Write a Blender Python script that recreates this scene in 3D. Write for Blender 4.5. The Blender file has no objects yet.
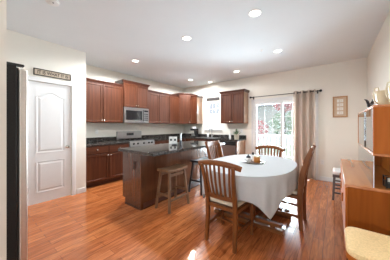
import bpy, bmesh, math, random
from mathutils import Vector, Matrix
from math import sin, cos, pi, radians as R
random.seed(7)
S = bpy.context.scene
C = S.collection

# ---------------------------------------------------------------- camera, world, light, exposure
cam_d = bpy.data.cameras.new('camera'); cam = bpy.data.objects.new('camera', cam_d); C.objects.link(cam)
cam_d.sensor_width = 36; cam_d.lens = 180.474*36/390; cam_d.shift_y = -0.01034; cam_d.clip_start = 0.02
cam.location = (0, 0, 1.293); cam.rotation_euler = (pi/2, 0, 0.659)
S.camera = cam
S.view_settings.view_transform = 'Standard'; S.view_settings.look = 'None'
S.view_settings.gamma = 1; S.view_settings.use_curve_mapping = False
S.view_settings.exposure = 1.12
W = bpy.data.worlds.new('world'); S.world = W; W.use_nodes = True
bg = W.node_tree.nodes['Background']
bg.inputs[0].default_value = (0.86, 0.93, 1.0, 1); bg.inputs[1].default_value = 0.42
sun_d = bpy.data.lights.new('sun', 'SUN'); sun_d.energy = 2.8; sun_d.angle = R(3)
sun = bpy.data.objects.new('sun', sun_d); C.objects.link(sun); sun.rotation_euler = (R(48), 0, R(-80))
DOWNLIGHT_W = 22.0
def window_light(name, loc, rot, sx, sy, e, col):
    d = bpy.data.lights.new(name, 'AREA'); d.shape = 'RECTANGLE'; d.size = sx; d.size_y = sy; d.energy = e; d.color = col
    o = bpy.data.objects.new(name, d); C.objects.link(o); o.location = loc; o.rotation_euler = rot
    return o
# fill lamps added at invented windows behind the camera; daylight for door and sink
window_light('fill_light_side', (6.86, -4.65, 1.5), (0, R(118), 0), 2.0, 3.3, 50, (0.80, 0.92, 1.0))
window_light('fill_light_rear', (-0.2, -6.86, 1.5), (R(112), 0, 0), 2.2, 2.0, 72, (0.80, 0.92, 1.0))
window_light('daylight_patio_door', (-1.12, 5.95, 1.15), (R(-72), 0, 0), 1.6, 1.9, 270, (0.80, 0.93, 1.0))
window_light('daylight_sink_window', (-3.28, 5.75, 1.75), (R(-78), 0, 0), 0.8, 0.9, 45, (0.80, 0.93, 1.0))

# ---------------------------------------------------------------- materials
def nodes(name):
    m = bpy.data.materials.new(name); m.use_nodes = True
    nt = m.node_tree; b = nt.nodes['Principled BSDF']
    return m, nt, b
def plain(name, col, rough=0.5, metal=0.0, coat=0.0, var=0.04, scale=12.0, bump=0.0, spec=0.5, subs=None):
    m, nt, b = nodes(name); N = nt.nodes; L = nt.links
    tc = N.new('ShaderNodeTexCoord'); no = N.new('ShaderNodeTexNoise'); no.inputs['Scale'].default_value = scale
    no.inputs['Detail'].default_value = 4
    L.new(tc.outputs['Object'], no.inputs['Vector'])
    r = N.new('ShaderNodeValToRGB')
    r.color_ramp.elements[0].position = 0.3; r.color_ramp.elements[1].position = 0.7
    r.color_ramp.elements[0].color = (*[c*(1-var) for c in col], 1); r.color_ramp.elements[1].color = (*[min(1, c*(1+var)) for c in col], 1)
    L.new(no.outputs['Fac'], r.inputs[0]); L.new(r.outputs[0], b.inputs['Base Color'])
    b.inputs['Roughness'].default_value = rough; b.inputs['Metallic'].default_value = metal
    b.inputs['Coat Weight'].default_value = coat; b.inputs['Coat Roughness'].default_value = 0.12
    b.inputs['Specular IOR Level'].default_value = spec
    if bump:
        bp = N.new('ShaderNodeBump'); bp.inputs['Strength'].default_value = bump; bp.inputs['Distance'].default_value = 0.004
        L.new(no.outputs['Fac'], bp.inputs['Height']); L.new(bp.outputs[0], b.inputs['Normal'])
    return m
def wood(name, dark, light, rough=0.35, coat=0.2, axis=2, grain=28.0, stretch=0.06, spec=0.5):
    m, nt, b = nodes(name); N = nt.nodes; L = nt.links
    tc = N.new('ShaderNodeTexCoord'); mp = N.new('ShaderNodeMapping')
    sc = [1, 1, 1]; sc[axis] = stretch; mp.inputs['Scale'].default_value = sc
    L.new(tc.outputs['Object'], mp.inputs['Vector'])
    no = N.new('ShaderNodeTexNoise'); no.inputs['Scale'].default_value = grain; no.inputs['Detail'].default_value = 6
    no.inputs['Distortion'].default_value = 0.6
    L.new(mp.outputs[0], no.inputs['Vector'])
    r = N.new('ShaderNodeValToRGB'); r.color_ramp.elements[0].position = 0.3; r.color_ramp.elements[1].position = 0.72
    r.color_ramp.elements[0].color = (*dark, 1); r.color_ramp.elements[1].color = (*light, 1)
    L.new(no.outputs['Fac'], r.inputs[0]); L.new(r.outputs[0], b.inputs['Base Color'])
    b.inputs['Roughness'].default_value = rough; b.inputs['Coat Weight'].default_value = coat; b.inputs['Coat Roughness'].default_value = 0.15
    b.inputs['Specular IOR Level'].default_value = spec
    return m
def glassy(name, tint=(1, 1, 1), gloss=0.08, rough=0.02):
    m = bpy.data.materials.new(name); m.use_nodes = True; nt = m.node_tree; N = nt.nodes; L = nt.links
    N.remove(N['Principled BSDF'])
    t = N.new('ShaderNodeBsdfTransparent'); t.inputs[0].default_value = (*tint, 1)
    g = N.new('ShaderNodeBsdfGlossy'); g.inputs['Roughness'].default_value = rough
    mx = N.new('ShaderNodeMixShader'); fr = N.new('ShaderNodeFresnel'); fr.inputs['IOR'].default_value = 1.5
    ml = N.new('ShaderNodeMath'); ml.operation = 'MULTIPLY_ADD'; ml.use_clamp = True; ml.inputs[1].default_value = 1.5; ml.inputs[2].default_value = gloss
    L.new(fr.outputs[0], ml.inputs[0]); L.new(ml.outputs[0], mx.inputs[0])
    L.new(t.outputs[0], mx.inputs[1]); L.new(g.outputs[0], mx.inputs[2]); L.new(mx.outputs[0], N['Material Output'].inputs[0])
    return m
def cloth_mat(name, col, trans=0.35, rough=0.9, weave=600.0, see=0.0):
    m = bpy.data.materials.new(name); m.use_nodes = True; nt = m.node_tree; N = nt.nodes; L = nt.links
    b = N['Principled BSDF']; b.inputs['Roughness'].default_value = rough; b.inputs['Specular IOR Level'].default_value = 0.15
    tc = N.new('ShaderNodeTexCoord'); no = N.new('ShaderNodeTexNoise'); no.inputs['Scale'].default_value = 40
    L.new(tc.outputs['Object'], no.inputs['Vector'])
    r = N.new('ShaderNodeValToRGB'); r.color_ramp.elements[0].color = (*[c*0.95 for c in col], 1); r.color_ramp.elements[1].color = (*[min(1, c*1.04) for c in col], 1)
    L.new(no.outputs['Fac'], r.inputs[0]); L.new(r.outputs[0], b.inputs['Base Color'])
    tr = N.new('ShaderNodeBsdfTranslucent'); tr.inputs[0].default_value = (*col, 1)
    mx = N.new('ShaderNodeMixShader'); mx.inputs[0].default_value = trans
    L.new(b.outputs[0], mx.inputs[1]); L.new(tr.outputs[0], mx.inputs[2])
    out = mx
    if see:
        tp = N.new('ShaderNodeBsdfTransparent'); m2 = N.new('ShaderNodeMixShader'); m2.inputs[0].default_value = see
        L.new(mx.outputs[0], m2.inputs[1]); L.new(tp.outputs[0], m2.inputs[2]); out = m2
    L.new(out.outputs[0], N['Material Output'].inputs[0])
    return m
def emit(name, col, s):
    m, nt, b = nodes(name)
    b.inputs['Base Color'].default_value = (*col, 1); b.inputs['Emission Color'].default_value = (*col, 1); b.inputs['Emission Strength'].default_value = s
    return m
def floor_mat():
    m, nt, b = nodes('hardwood_floor'); N = nt.nodes; L = nt.links
    tc = N.new('ShaderNodeTexCoord'); sp = N.new('ShaderNodeSeparateXYZ'); cb = N.new('ShaderNodeCombineXYZ')
    L.new(tc.outputs['Object'], sp.inputs[0]); L.new(sp.outputs['Y'], cb.inputs['X']); L.new(sp.outputs['X'], cb.inputs['Y'])
    br = N.new('ShaderNodeTexBrick'); L.new(cb.outputs[0], br.inputs['Vector'])
    br.inputs['Scale'].default_value = 1; br.inputs['Brick Width'].default_value = 0.95; br.inputs['Row Height'].default_value = 0.098
    br.inputs['Mortar Size'].default_value = 0.0016; br.inputs['Mortar Smooth'].default_value = 0.3; br.offset = 0.37; br.offset_frequency = 2
    br.inputs['Color1'].default_value = (0.47, 0.135, 0.037, 1); br.inputs['Color2'].default_value = (0.64, 0.215, 0.068, 1)
    br.inputs['Mortar'].default_value = (0.12, 0.03, 0.012, 1); br.inputs['Bias'].default_value = -0.1
    mp = N.new('ShaderNodeMapping'); mp.inputs['Scale'].default_value = (16, 1.4, 1); L.new(tc.outputs['Object'], mp.inputs['Vector'])
    no = N.new('ShaderNodeTexNoise'); no.inputs['Scale'].default_value = 2.5; no.inputs['Detail'].default_value = 8; no.inputs['Distortion'].default_value = 1.2
    L.new(mp.outputs[0], no.inputs['Vector'])
    r = N.new('ShaderNodeValToRGB'); r.color_ramp.elements[0].position = 0.3; r.color_ramp.elements[1].position = 0.7
    r.color_ramp.elements[0].color = (0.42, 0.37, 0.35, 1); r.color_ramp.elements[1].color = (1.18, 1.18, 1.18, 1)
    L.new(no.outputs['Fac'], r.inputs[0])
    mx = N.new('ShaderNodeMix'); mx.data_type = 'RGBA'; mx.blend_type = 'MULTIPLY'; mx.inputs['Factor'].default_value = 0.85
    L.new(br.outputs['Color'], mx.inputs['A']); L.new(r.outputs[0], mx.inputs['B']); L.new(mx.outputs['Result'], b.inputs['Base Color'])
    bp = N.new('ShaderNodeBump'); bp.inputs['Strength'].default_value = 0.12; bp.inputs['Distance'].default_value = 0.003
    L.new(no.outputs['Fac'], bp.inputs['Height']); L.new(bp.outputs[0], b.inputs['Normal'])
    b.inputs['Roughness'].default_value = 0.27; b.inputs['Coat Weight'].default_value = 0.4; b.inputs['Coat Roughness'].default_value = 0.10; b.inputs['Specular IOR Level'].default_value = 0.35
    return m
def granite_mat():
    m, nt, b = nodes('dark_granite'); N = nt.nodes; L = nt.links
    tc = N.new('ShaderNodeTexCoord'); v = N.new('ShaderNodeTexVoronoi'); v.inputs['Scale'].default_value = 95
    no = N.new('ShaderNodeTexNoise'); no.inputs['Scale'].default_value = 30; no.inputs['Detail'].default_value = 6
    L.new(tc.outputs['Object'], v.inputs['Vector']); L.new(tc.outputs['Object'], no.inputs['Vector'])
    ad = N.new('ShaderNodeMath'); ad.operation = 'MULTIPLY'; L.new(v.outputs['Color'], ad.inputs[0]); L.new(no.outputs['Fac'], ad.inputs[1])
    r = N.new('ShaderNodeValToRGB'); e = r.color_ramp.elements
    e[0].position = 0.05; e[0].color = (0.008, 0.008, 0.009, 1); e[1].position = 0.62; e[1].color = (0.27, 0.235, 0.205, 1)
    k = e.new(0.34); k.color = (0.06, 0.052, 0.047, 1)
    L.new(ad.outputs[0], r.inputs[0]); L.new(r.outputs[0], b.inputs['Base Color'])
    b.inputs['Roughness'].default_value = 0.06
    return m
def leaf_mat(name, c1, c2):
    return plain(name, c1, 0.6, var=0.35, scale=9)

M = dict(
    wall=plain('cream_wall_paint', (0.82, 0.78, 0.705), 0.85, var=0.012, scale=3, spec=0.2),
    ceil=plain('ceiling_paint', (0.72, 0.76, 0.785), 0.9, var=0.01, scale=3, spec=0.2),
    white=plain('white_trim_paint', (0.75, 0.745, 0.74), 0.4, var=0.01),
    floor=floor_mat(), granite=granite_mat(),
    cherry=wood('cherry_cabinet', (0.064, 0.017, 0.007), (0.115, 0.036, 0.015), 0.42, 0.0, spec=0.25),
    cherry_h=wood('cherry_cabinet_across', (0.064, 0.017, 0.007), (0.115, 0.036, 0.015), 0.42, 0.0, spec=0.25, axis=0),
    crown=wood('cherry_crown', (0.050, 0.014, 0.008), (0.085, 0.026, 0.014), 0.33, 0.25, axis=0),
    veneer=wood('light_end_veneer', (0.28, 0.155, 0.090), (0.36, 0.21, 0.125), 0.35, 0.2),
    island=wood('island_panel', (0.080, 0.027, 0.011), (0.120, 0.043, 0.019), 0.16, 0.8),
    chair=wood('cherry_chair', (0.145, 0.044, 0.010), (0.245, 0.082, 0.021), 0.38, 0.05, spec=0.3),
    chair_h=wood('cherry_chair_across', (0.145, 0.044, 0.010), (0.245, 0.082, 0.021), 0.38, 0.05, spec=0.3, axis=0),
    teak=wood('teak', (0.38, 0.098, 0.013), (0.52, 0.155, 0.024), 0.5, 0.0, spec=0.15, axis=2, grain=14, stretch=0.10),
    teak_h=wood('teak_along', (0.44, 0.145, 0.038), (0.58, 0.22, 0.065), 0.25, 0.25, axis=1, grain=14, stretch=0.08),
    stoolw=wood('weathered_stool_wood', (0.14, 0.066, 0.030), (0.24, 0.12, 0.06), 0.5, 0.0, spec=0.2),
    blackw=wood('black_painted_wood', (0.012, 0.010, 0.010), (0.028, 0.022, 0.02), 0.35, 0.2),
    darkw=wood('dark_walnut', (0.05, 0.018, 0.01), (0.085, 0.03, 0.018), 0.35, 0.25),
    steel=plain('brushed_steel', (0.46, 0.46, 0.465), 0.30, 1.0, var=0.03, scale=60),
    fridge_steel=plain('fridge_steel', (0.62, 0.57, 0.53), 0.35, 0.9, var=0.03, scale=60),
    nickel=plain('satin_nickel', (0.66, 0.62, 0.56), 0.25, 1.0),
    black=plain('black_plastic', (0.015, 0.015, 0.016), 0.3),
    fridge_side=plain('textured_black_side', (0.02, 0.018, 0.017), 0.5, var=0.35, scale=160, bump=0.3, spec=0.15),
    gasket=plain('black_gasket', (0.006, 0.006, 0.006), 0.6),
    glass=glassy('window_glass', (0.97, 0.99, 1.0), 0.0),
    cabglass=glassy('cabinet_glass', (0.88, 0.95, 0.95), 0.06, 0.02),
    blackglass=plain('black_glass', (0.012, 0.012, 0.014), 0.06),
    jarglass=glassy('jar_glass', (0.85, 0.9, 0.9), 0.04),
    cream=cloth_mat('cream_seat_fabric', (0.72, 0.63, 0.48), 0.0),
    linen=cloth_mat('white_tablecloth', (0.64, 0.65, 0.66), 0.22),
    curtain=cloth_mat('taupe_curtain', (0.60, 0.50, 0.42), 0.08),
    sheer=cloth_mat('sheer_white_cloth', (0.9, 0.92, 0.94), 0.5, see=0.3),
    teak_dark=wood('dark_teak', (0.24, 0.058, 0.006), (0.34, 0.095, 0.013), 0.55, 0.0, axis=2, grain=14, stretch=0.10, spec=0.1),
    cord=plain('paper_cord', (0.85, 0.62, 0.32), 0.75, var=0.12, scale=90, bump=0.3),
    whitefab=cloth_mat('white_seat_fabric', (0.86, 0.85, 0.84), 0.0),
    iron=plain('dark_iron', (0.02, 0.018, 0.018), 0.4, 0.6),
    signwood=wood('sign_board', (0.46, 0.37, 0.28), (0.60, 0.49, 0.38), 0.8, 0.0, axis=1),
    signdark=plain('sign_dark_paint', (0.05, 0.035, 0.028), 0.7),
    oak=wood('oak_frame', (0.40, 0.19, 0.07), (0.52, 0.27, 0.11), 0.4, 0.2),
    mat=plain('tan_mount_card', (0.60, 0.44, 0.30), 0.9),
    paper=plain('pale_card', (0.82, 0.79, 0.73), 0.9),
    ceramic=plain('white_ceramic', (0.85, 0.85, 0.84), 0.15),
    creamware=plain('cream_ceramic', (0.72, 0.62, 0.43), 0.25, var=0.1),
    potc=plain('cream_pot', (0.62, 0.55, 0.43), 0.5),
    amber=plain('amber_wax', (0.62, 0.26, 0.07), 0.4),
    bluegrey=plain('dark_pewter', (0.05, 0.055, 0.065), 0.35, 0.6),
    leaf=leaf_mat('green_leaf', (0.07, 0.16, 0.035), 0),
    leaf2=leaf_mat('garden_green', (0.33, 0.44, 0.33), 0),
    leafred=leaf_mat('red_foliage', (0.62, 0.24, 0.27), 0),
    bark=plain('bark', (0.12, 0.08, 0.06), 0.9, var=0.3),
    deck=plain('grey_deck', (0.5, 0.48, 0.46), 0.8, var=0.1),
    lawn=plain('lawn', (0.42, 0.46, 0.36), 0.95, var=0.3, scale=3),
    siding=plain('pale_siding', (0.72, 0.72, 0.74), 0.8),
    roof=plain('grey_roof', (0.25, 0.25, 0.27), 0.9),
    lamp=emit('lamp_lens', (1.0, 0.93, 0.83), 4),
    display=plain('dark_display', (0.02, 0.025, 0.03), 0.1),
    outlet=plain('outlet_plastic', (0.84, 0.83, 0.80), 0.35),
    soil=plain('soil', (0.05, 0.03, 0.02), 0.9),
)

# ---------------------------------------------------------------- mesh helpers
class MB:
    def __init__(s): s.bm = bmesh.new()
    def box(s, x0, x1, y0, y1, z0, z1):
        m = Matrix.Translation(((x0+x1)/2, (y0+y1)/2, (z0+z1)/2)) @ Matrix.Diagonal((abs(x1-x0), abs(y1-y0), abs(z1-z0), 1))
        bmesh.ops.create_cube(s.bm, size=1, matrix=m); return s
    def sweep(s, pts, sec, up=(0, 0, 1), caps=True):
        """sec: one list of (a,b) or one per point; a runs sideways, b along the up vector"""
        P = [Vector(p) for p in pts]; rings = []
        for i, p in enumerate(P):
            t = (P[min(i+1, len(P)-1)] - P[max(i-1, 0)]).normalized()
            u = Vector(up); sd = t.cross(u)
            if sd.length < 1e-5: sd = t.cross(Vector((1, 0, 0)))
            sd.normalize(); u = sd.cross(t).normalized()
            cs = sec[i] if isinstance(sec[0], list) else sec
            rings.append([s.bm.verts.new(p + sd*a + u*b) for a, b in cs])
        for r0, r1 in zip(rings, rings[1:]):
            n = len(r0)
            for k in range(n): s.bm.faces.new((r0[k], r0[(k+1) % n], r1[(k+1) % n], r1[k]))
        if caps: s.bm.faces.new(rings[0][::-1]); s.bm.faces.new(rings[-1])
        return s
    def bar(s, pts, w, h, up=(0, 0, 1)):
        def sec(w, h): return [(-w/2, -h/2), (w/2, -h/2), (w/2, h/2), (-w/2, h/2)]
        if isinstance(w, (int, float)): w = [w]*len(pts)
        if isinstance(h, (int, float)): h = [h]*len(pts)
        return s.sweep(pts, [sec(a, b) for a, b in zip(w, h)], up)
    def tube(s, pts, r, n=10, up=(0, 0, 1)):
        if isinstance(r, (int, float)): r = [r]*len(pts)
        return s.sweep(pts, [[(q*cos(2*pi*k/n), q*sin(2*pi*k/n)) for k in range(n)] for q in r], up)
    def lathe(s, prof, n=24, c=(0, 0, 0), sx=1, sy=1):
        rings = []
        for r, z in prof:
            if r < 1e-6: rings.append([s.bm.verts.new((c[0], c[1], c[2]+z))])
            else: rings.append([s.bm.verts.new((c[0]+sx*r*cos(2*pi*k/n), c[1]+sy*r*sin(2*pi*k/n), c[2]+z)) for k in range(n)])
        for a, b in zip(rings, rings[1:]):
            for k in range(n):
                q = (k+1) % n
                if len(a) == 1 and len(b) == 1: continue
                if len(a) == 1: s.bm.faces.new((a[0], b[q], b[k]))
                elif len(b) == 1: s.bm.faces.new((a[k], a[q], b[0]))
                else: s.bm.faces.new((a[k], a[q], b[q], b[k]))
        return s
    def prism(s, poly, z0, z1):
        a = [s.bm.verts.new((x, y, z0)) for x, y in poly]; b = [s.bm.verts.new((x, y, z1)) for x, y in poly]
        n = len(poly)
        s.bm.faces.new(a[::-1]); s.bm.faces.new(b)
        for k in range(n): s.bm.faces.new((a[k], a[(k+1) % n], b[(k+1) % n], b[k]))
        return s
    def xf(s, m): bmesh.ops.transform(s.bm, matrix=m, verts=s.bm.verts); return s
    def build(s, name, mat, parent=None, bevel=0.0, smooth=False, seg=2, loc=None, subsurf=0):
        bmesh.ops.recalc_face_normals(s.bm, faces=s.bm.faces)
        me = bpy.data.meshes.new(name); s.bm.to_mesh(me); s.bm.free()
        me.materials.append(M[mat] if isinstance(mat, str) else mat)
        o = bpy.data.objects.new(name, me); C.objects.link(o)
        if parent: o.parent = parent
        if loc: o.location = loc
        if bevel:
            b = o.modifiers.new('bevel', 'BEVEL'); b.width = bevel; b.segments = seg; b.limit_method = 'ANGLE'; b.angle_limit = R(40)
        if subsurf:
            q = o.modifiers.new('sub', 'SUBSURF'); q.levels = subsurf; q.render_levels = subsurf
        if smooth or bevel or subsurf:
            for p in me.polygons: p.use_smooth = True
            if not subsurf:
                try: me.set_sharp_from_angle(angle=R(40))
                except Exception: pass
        return o
def tag(o, label, cat, group=None):
    o['label'] = label; o['category'] = cat
    if group: o['group'] = group
    return o
def struct(o): o['kind'] = 'structure'; return o
def thing(name, label, cat, loc=(0, 0, 0), rz=0.0, group=None):
    o = bpy.data.objects.new(name, None); C.objects.link(o); o.empty_display_size = 0.1
    o.location = loc; o.rotation_euler = (0, 0, rz)
    return tag(o, label, cat, group)
def copy_tree(o, parent=None):
    c = o.copy(); C.objects.link(c)
    if parent: c.parent = parent
    for ch in [x for x in bpy.data.objects if x.parent == o]: copy_tree(ch, c)
    return c
def lettering(name, text, size, mat, parent, loc, rot, extrude=0.001, align='CENTER', sx=1.0):
    cu = bpy.data.curves.new(name, 'FONT'); cu.body = text; cu.size = size; cu.extrude = extrude; cu.offset = size*0.022; cu.align_x = align; cu.align_y = 'CENTER'
    t = bpy.data.objects.new(name, cu); C.objects.link(t)
    bpy.context.view_layer.update()
    me = bpy.data.meshes.new_from_object(t.evaluated_get(bpy.context.evaluated_depsgraph_get()))
    bpy.data.objects.remove(t)
    me.materials.clear(); me.materials.append(M[mat])
    o = bpy.data.objects.new(name, me); C.objects.link(o); o.parent = parent; o.location = loc; o.rotation_euler = rot; o.scale = (sx, 1, 1)
    return o
def wall(name, axis, c0, c1, u0, u1, z0, z1, holes=(), mat='wall'):
    """axis 'x': plane normal to x between c0 and c1, running along y; holes (u0,u1,z0,z1)"""
    us = sorted({u0, u1, *[h[0] for h in holes], *[h[1] for h in holes]}); zs = sorted({z0, z1, *[h[2] for h in holes], *[h[3] for h in holes]})
    m = MB(); vs = {}
    def V(i, j, k):
        if (i, j, k) not in vs:
            c = (c0, c1)[k]; vs[i, j, k] = m.bm.verts.new((c, us[i], zs[j]) if axis == 'x' else (us[i], c, zs[j]))
        return vs[i, j, k]
    def solid(i, j):
        if not (0 <= i < len(us)-1 and 0 <= j < len(zs)-1): return False
        u = (us[i]+us[i+1])/2; z = (zs[j]+zs[j+1])/2
        return not any(h[0] < u < h[1] and h[2] < z < h[3] for h in holes)
    for i in range(len(us)-1):
        for j in range(len(zs)-1):
            if not solid(i, j): continue
            for k in (0, 1): m.bm.faces.new([V(i, j, k), V(i+1, j, k), V(i+1, j+1, k), V(i, j+1, k)])
            for di, dj, e in ((-1, 0, ((i, j), (i, j+1))), (1, 0, ((i+1, j), (i+1, j+1))), (0, -1, ((i, j), (i+1, j))), (0, 1, ((i, j+1), (i+1, j+1)))):
                if not solid(i+di, j+dj): m.bm.faces.new([V(*e[0], 0), V(*e[1], 0), V(*e[1], 1), V(*e[0], 1)])
    return struct(m.build(name, mat))

# ---------------------------------------------------------------- room shell
H = 2.74; XK = -4.613; XP = -3.875; YB = 5.235; XR = 0.54; YP = 1.496
WX0, WX1, WZ0, WZ1 = -3.55, -3.01, 1.17, 2.15           # sink window opening
DX0, DX1, DZ1 = -1.88, -0.37, 2.0                       # sliding door opening
struct(MB().box(-4.75, 7.2, -7.2, 5.38, -0.1, 0).build('floor', 'floor'))
struct(MB().box(-4.75, 7.2, -7.2, 5.38, H, H+0.12).build('ceiling', 'ceil'))
wall('wall_left', 'x', XK-0.12, XK, YP-0.12, YB+0.12, 0, H)
wall('wall_back', 'y', YB, YB+0.14, XK, XR+0.12, 0, H, [(WX0, WX1, WZ0, WZ1), (DX0, DX1, 0, DZ1)])
wall('wall_right', 'x', XR, XR+0.12, -2.2, YB, 0, H)  # unseen length toward the camera extended to block side window light
wall('wall_pantry', 'x', XP-0.10, XP, -0.62, YP, 0, H, [(0.64, 1.25, 0, 2.03)])
wall('wall_pantry_return', 'y', YP-0.10, YP, XK, XP-0.10, 0, H)
wall('wall_refrigerator_back', 'y', -0.62, -0.50, XP, -1.78, 0, H)
wall('wall_refrigerator_side', 'x', -1.89, -1.78, -7.0, 0.187, 0, H)
wall('wall_living_back', 'y', -2.2, -2.08, XR+0.12, 7.0, 0, H)
wall('wall_living_right', 'x', 7.0, 7.12, -7.0, -2.08, 0, H, [(-6.4, -2.9, 0.4, 2.5)])
wall('wall_front', 'y', -7.12, -7.0, -1.89, 7.12, 0, H, [(-1.4, 1.0, 0.4, 2.5)])
# baseboards with a small bevelled top
def base_board(name, x0, x1, y0, y1):
    struct(MB().box(x0, x1, y0, y1, 0, 0.095).build(name, 'white', bevel=0.006))
base_board('baseboard_back', -0.30, XR-0.001, YB-0.016, YB-0.001)
base_board('baseboard_back_kitchen', -2.08, -1.97, YB-0.016, YB-0.001)
base_board('baseboard_right', XR-0.016, XR-0.001, -2.2, YB-0.018)
base_board('baseboard_pantry', XP+0.001, XP+0.016, 1.33, YP)
base_board('baseboard_pantry_left', XP+0.001, XP+0.016, -0.49, 0.56)

# pantry door (white, two panels, upper one arched)
def pantry_door():
    root = struct(bpy.data.objects.new('door_1', None)); C.objects.link(root); root.location = (XP, 0, 0)
    y0, y1, zt = 0.645, 1.245, 2.025
    m = MB(); m.box(-0.045, -0.012, y0, y1, 0.012, zt); m.build('door_slab', 'white', root, bevel=0.002)
    yc = (y0+y1)/2; hw = 0.195
    def arch(hw_, z0, z1, rise, n=14):
        pts = [(yc-hw_, z0), (yc+hw_, z0)]
        for k in range(n+1):
            t = 1-2*k/n; pts.append((yc+hw_*t, z1 + rise*(0.5+0.5*cos(pi*t))))
        return pts
    def panel(z0, z1, rise):
        outer = arch(hw, z0, z1, rise); mid = arch(hw-0.022, z0+0.022, z1-0.022, rise); inn = arch(hw-0.05, z0+0.05, z1-0.05, rise)
        m = MB(); rings = []
        for pts, x in ((outer, -0.013), (outer, -0.005), (mid, -0.0115), (inn, -0.004)):
            rings.append([m.bm.verts.new((x, y, z)) for y, z in pts])
        for a, b in zip(rings, rings[1:]):
            for k in range(len(a)): m.bm.faces.new((a[k], a[(k+1) % len(a)], b[(k+1) % len(a)], b[k]))
        m.bm.faces.new(rings[-1]); m.bm.faces.new(rings[0][::-1])
        m.build('door_panel', 'white', root)
    panel(0.845, 1.79, 0.075); panel(0.185, 0.70, 0.0)
    m = MB(); c = 0.07
    m.prism([(0, 0), (0.018, 0), (0.018, c-0.02), (0.010, c), (0, c)], 0, 2.10)   # right leg, along +y
    m.xf(Matrix.Translation((0.0, 1.25, 0)))
    q = MB()
    q.prism([(0, 0), (0.018, 0), (0.018, -c+0.02), (0.010, -c), (0, -c)], 0, 2.10); q.xf(Matrix.Translation((0, 0.64, 0)))
    m.build('door_casing', 'white', root, bevel=0.002); q.build('door_casing', 'white', root, bevel=0.002)
    MB().box(0, 0.018, 0.641, 1.249, 2.03, 2.10).build('door_casing', 'white', root, bevel=0.003)
    for z in (0.25, 1.0, 1.8): MB().tube([(-0.006, 0.643, z-0.045), (-0.006, 0.643, z+0.045)], 0.006, 8).build('hinge', 'nickel', root)
    k = MB().lathe([(0.0, 0.0), (0.028, 0.0), (0.026, 0.006), (0.010, 0.012), (0.010, 0.026), (0.022, 0.034), (0.027, 0.046), (0.022, 0.058), (0, 0.063)], 20)
    k.xf(Matrix.Translation((-0.012, 1.185, 0.915)) @ Matrix.Rotation(pi/2, 4, 'Y'))
    o = k.build('door_handle', 'nickel', root, smooth=True); o['label'] = 'round satin nickel door knob'
pantry_door()

# sliding patio door
def framed(m, x0, x1, z0, z1, y0, y1, w):
    m.box(x0, x0+w, y0, y1, z0, z1); m.box(x1-w, x1, y0, y1, z0, z1); m.box(x0+w, x1-w, y0, y1, z0, z0+w); m.box(x0+w, x1-w, y0, y1, z1-w, z1)
def patio():
    root = struct(bpy.data.objects.new('door_2', None)); C.objects.link(root)
    for a in ((DX0-0.06, DX0, 0, DZ1), (DX1, DX1+0.06, 0, DZ1), (DX0-0.06, DX1+0.06, DZ1, DZ1+0.065)):
        MB().box(a[0], a[1], YB-0.017, YB-0.001, a[2], a[3]).build('door_casing', 'white', root, bevel=0.003)
    m = MB(); framed(m, DX0+0.002, DX1-0.002, 0.001, DZ1-0.002, YB+0.005, YB+0.12, 0.03); m.build('door_frame', 'white', root)
    xm = (DX0+DX1)/2
    for x0, x1, y in ((DX0+0.032, xm+0.03, YB+0.02), (xm-0.03, DX1-0.032, YB+0.065)):
        m = MB(); framed(m, x0, x1, 0.034, DZ1-0.034, y, y+0.036, 0.06); p = m.build('sash', 'white', root, bevel=0.003)
        MB().box(x0+0.055, x1-0.055, y+0.014, y+0.020, 0.09, DZ1-0.09).build('pane', 'glass', p)
        g = MB(); gx0, gx1, gz0, gz1 = x0+0.06, x1-0.06, 0.094, DZ1-0.094
        for k in (1, 2): x = gx0+(gx1-gx0)*k/3; g.box(x-0.007, x+0.007, y+0.008, y+0.013, gz0, gz1)
        for k in range(1, 5): z = gz0+(gz1-gz0)*k/5; g.box(gx0, gx1, y+0.008, y+0.013, z-0.007, z+0.007)
        g.build('glazing_bars', 'white', p)
    MB().box(DX0+0.05, DX0+0.075, YB-0.012, YB+0.018, 0.95, 1.15).build('door_handle', 'white', root, bevel=0.005)
patio()

# sink window, cafe curtain
def sinkwin():
    root = struct(bpy.data.objects.new('window_1', None)); C.objects.link(root)
    MB().box(WX0-0.07, WX1+0.07, YB-0.05, YB-0.001, WZ0-0.03, WZ0).build('window_sill', 'white', root, bevel=0.004)
    m = MB(); framed(m, WX0+0.002, WX1-0.002, WZ0+0.001, WZ1-0.001, YB+0.01, YB+0.10, 0.03); m.build('window_frame', 'white', root)
    zm = (WZ0+WZ1)/2
    for z0, z1, y in ((WZ0+0.032, zm+0.02, YB+0.03), (zm-0.02, WZ1-0.032, YB+0.065)):
        m = MB(); framed(m, WX0+0.034, WX1-0.034, z0, z1, y, y+0.03, 0.035); p = m.build('sash', 'white', root)
        MB().box(WX0+0.066, WX1-0.066, y+0.012, y+0.018, z0+0.03, z1-0.03).build('pane', 'glass', p)
        g = MB()
        for k in (1, 2): x = WX0+0.069+(WX1-WX0-0.138)*k/3; g.box(x-0.006, x+0.006, y+0.005, y+0.011, z0+0.035, z1-0.035)
        z = (z0+z1)/2; g.box(WX0+0.069, WX1-0.069, y+0.005, y+0.011, z-0.006, z+0.006)
        g.build('glazing_bars', 'white', p)
sinkwin()
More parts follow.
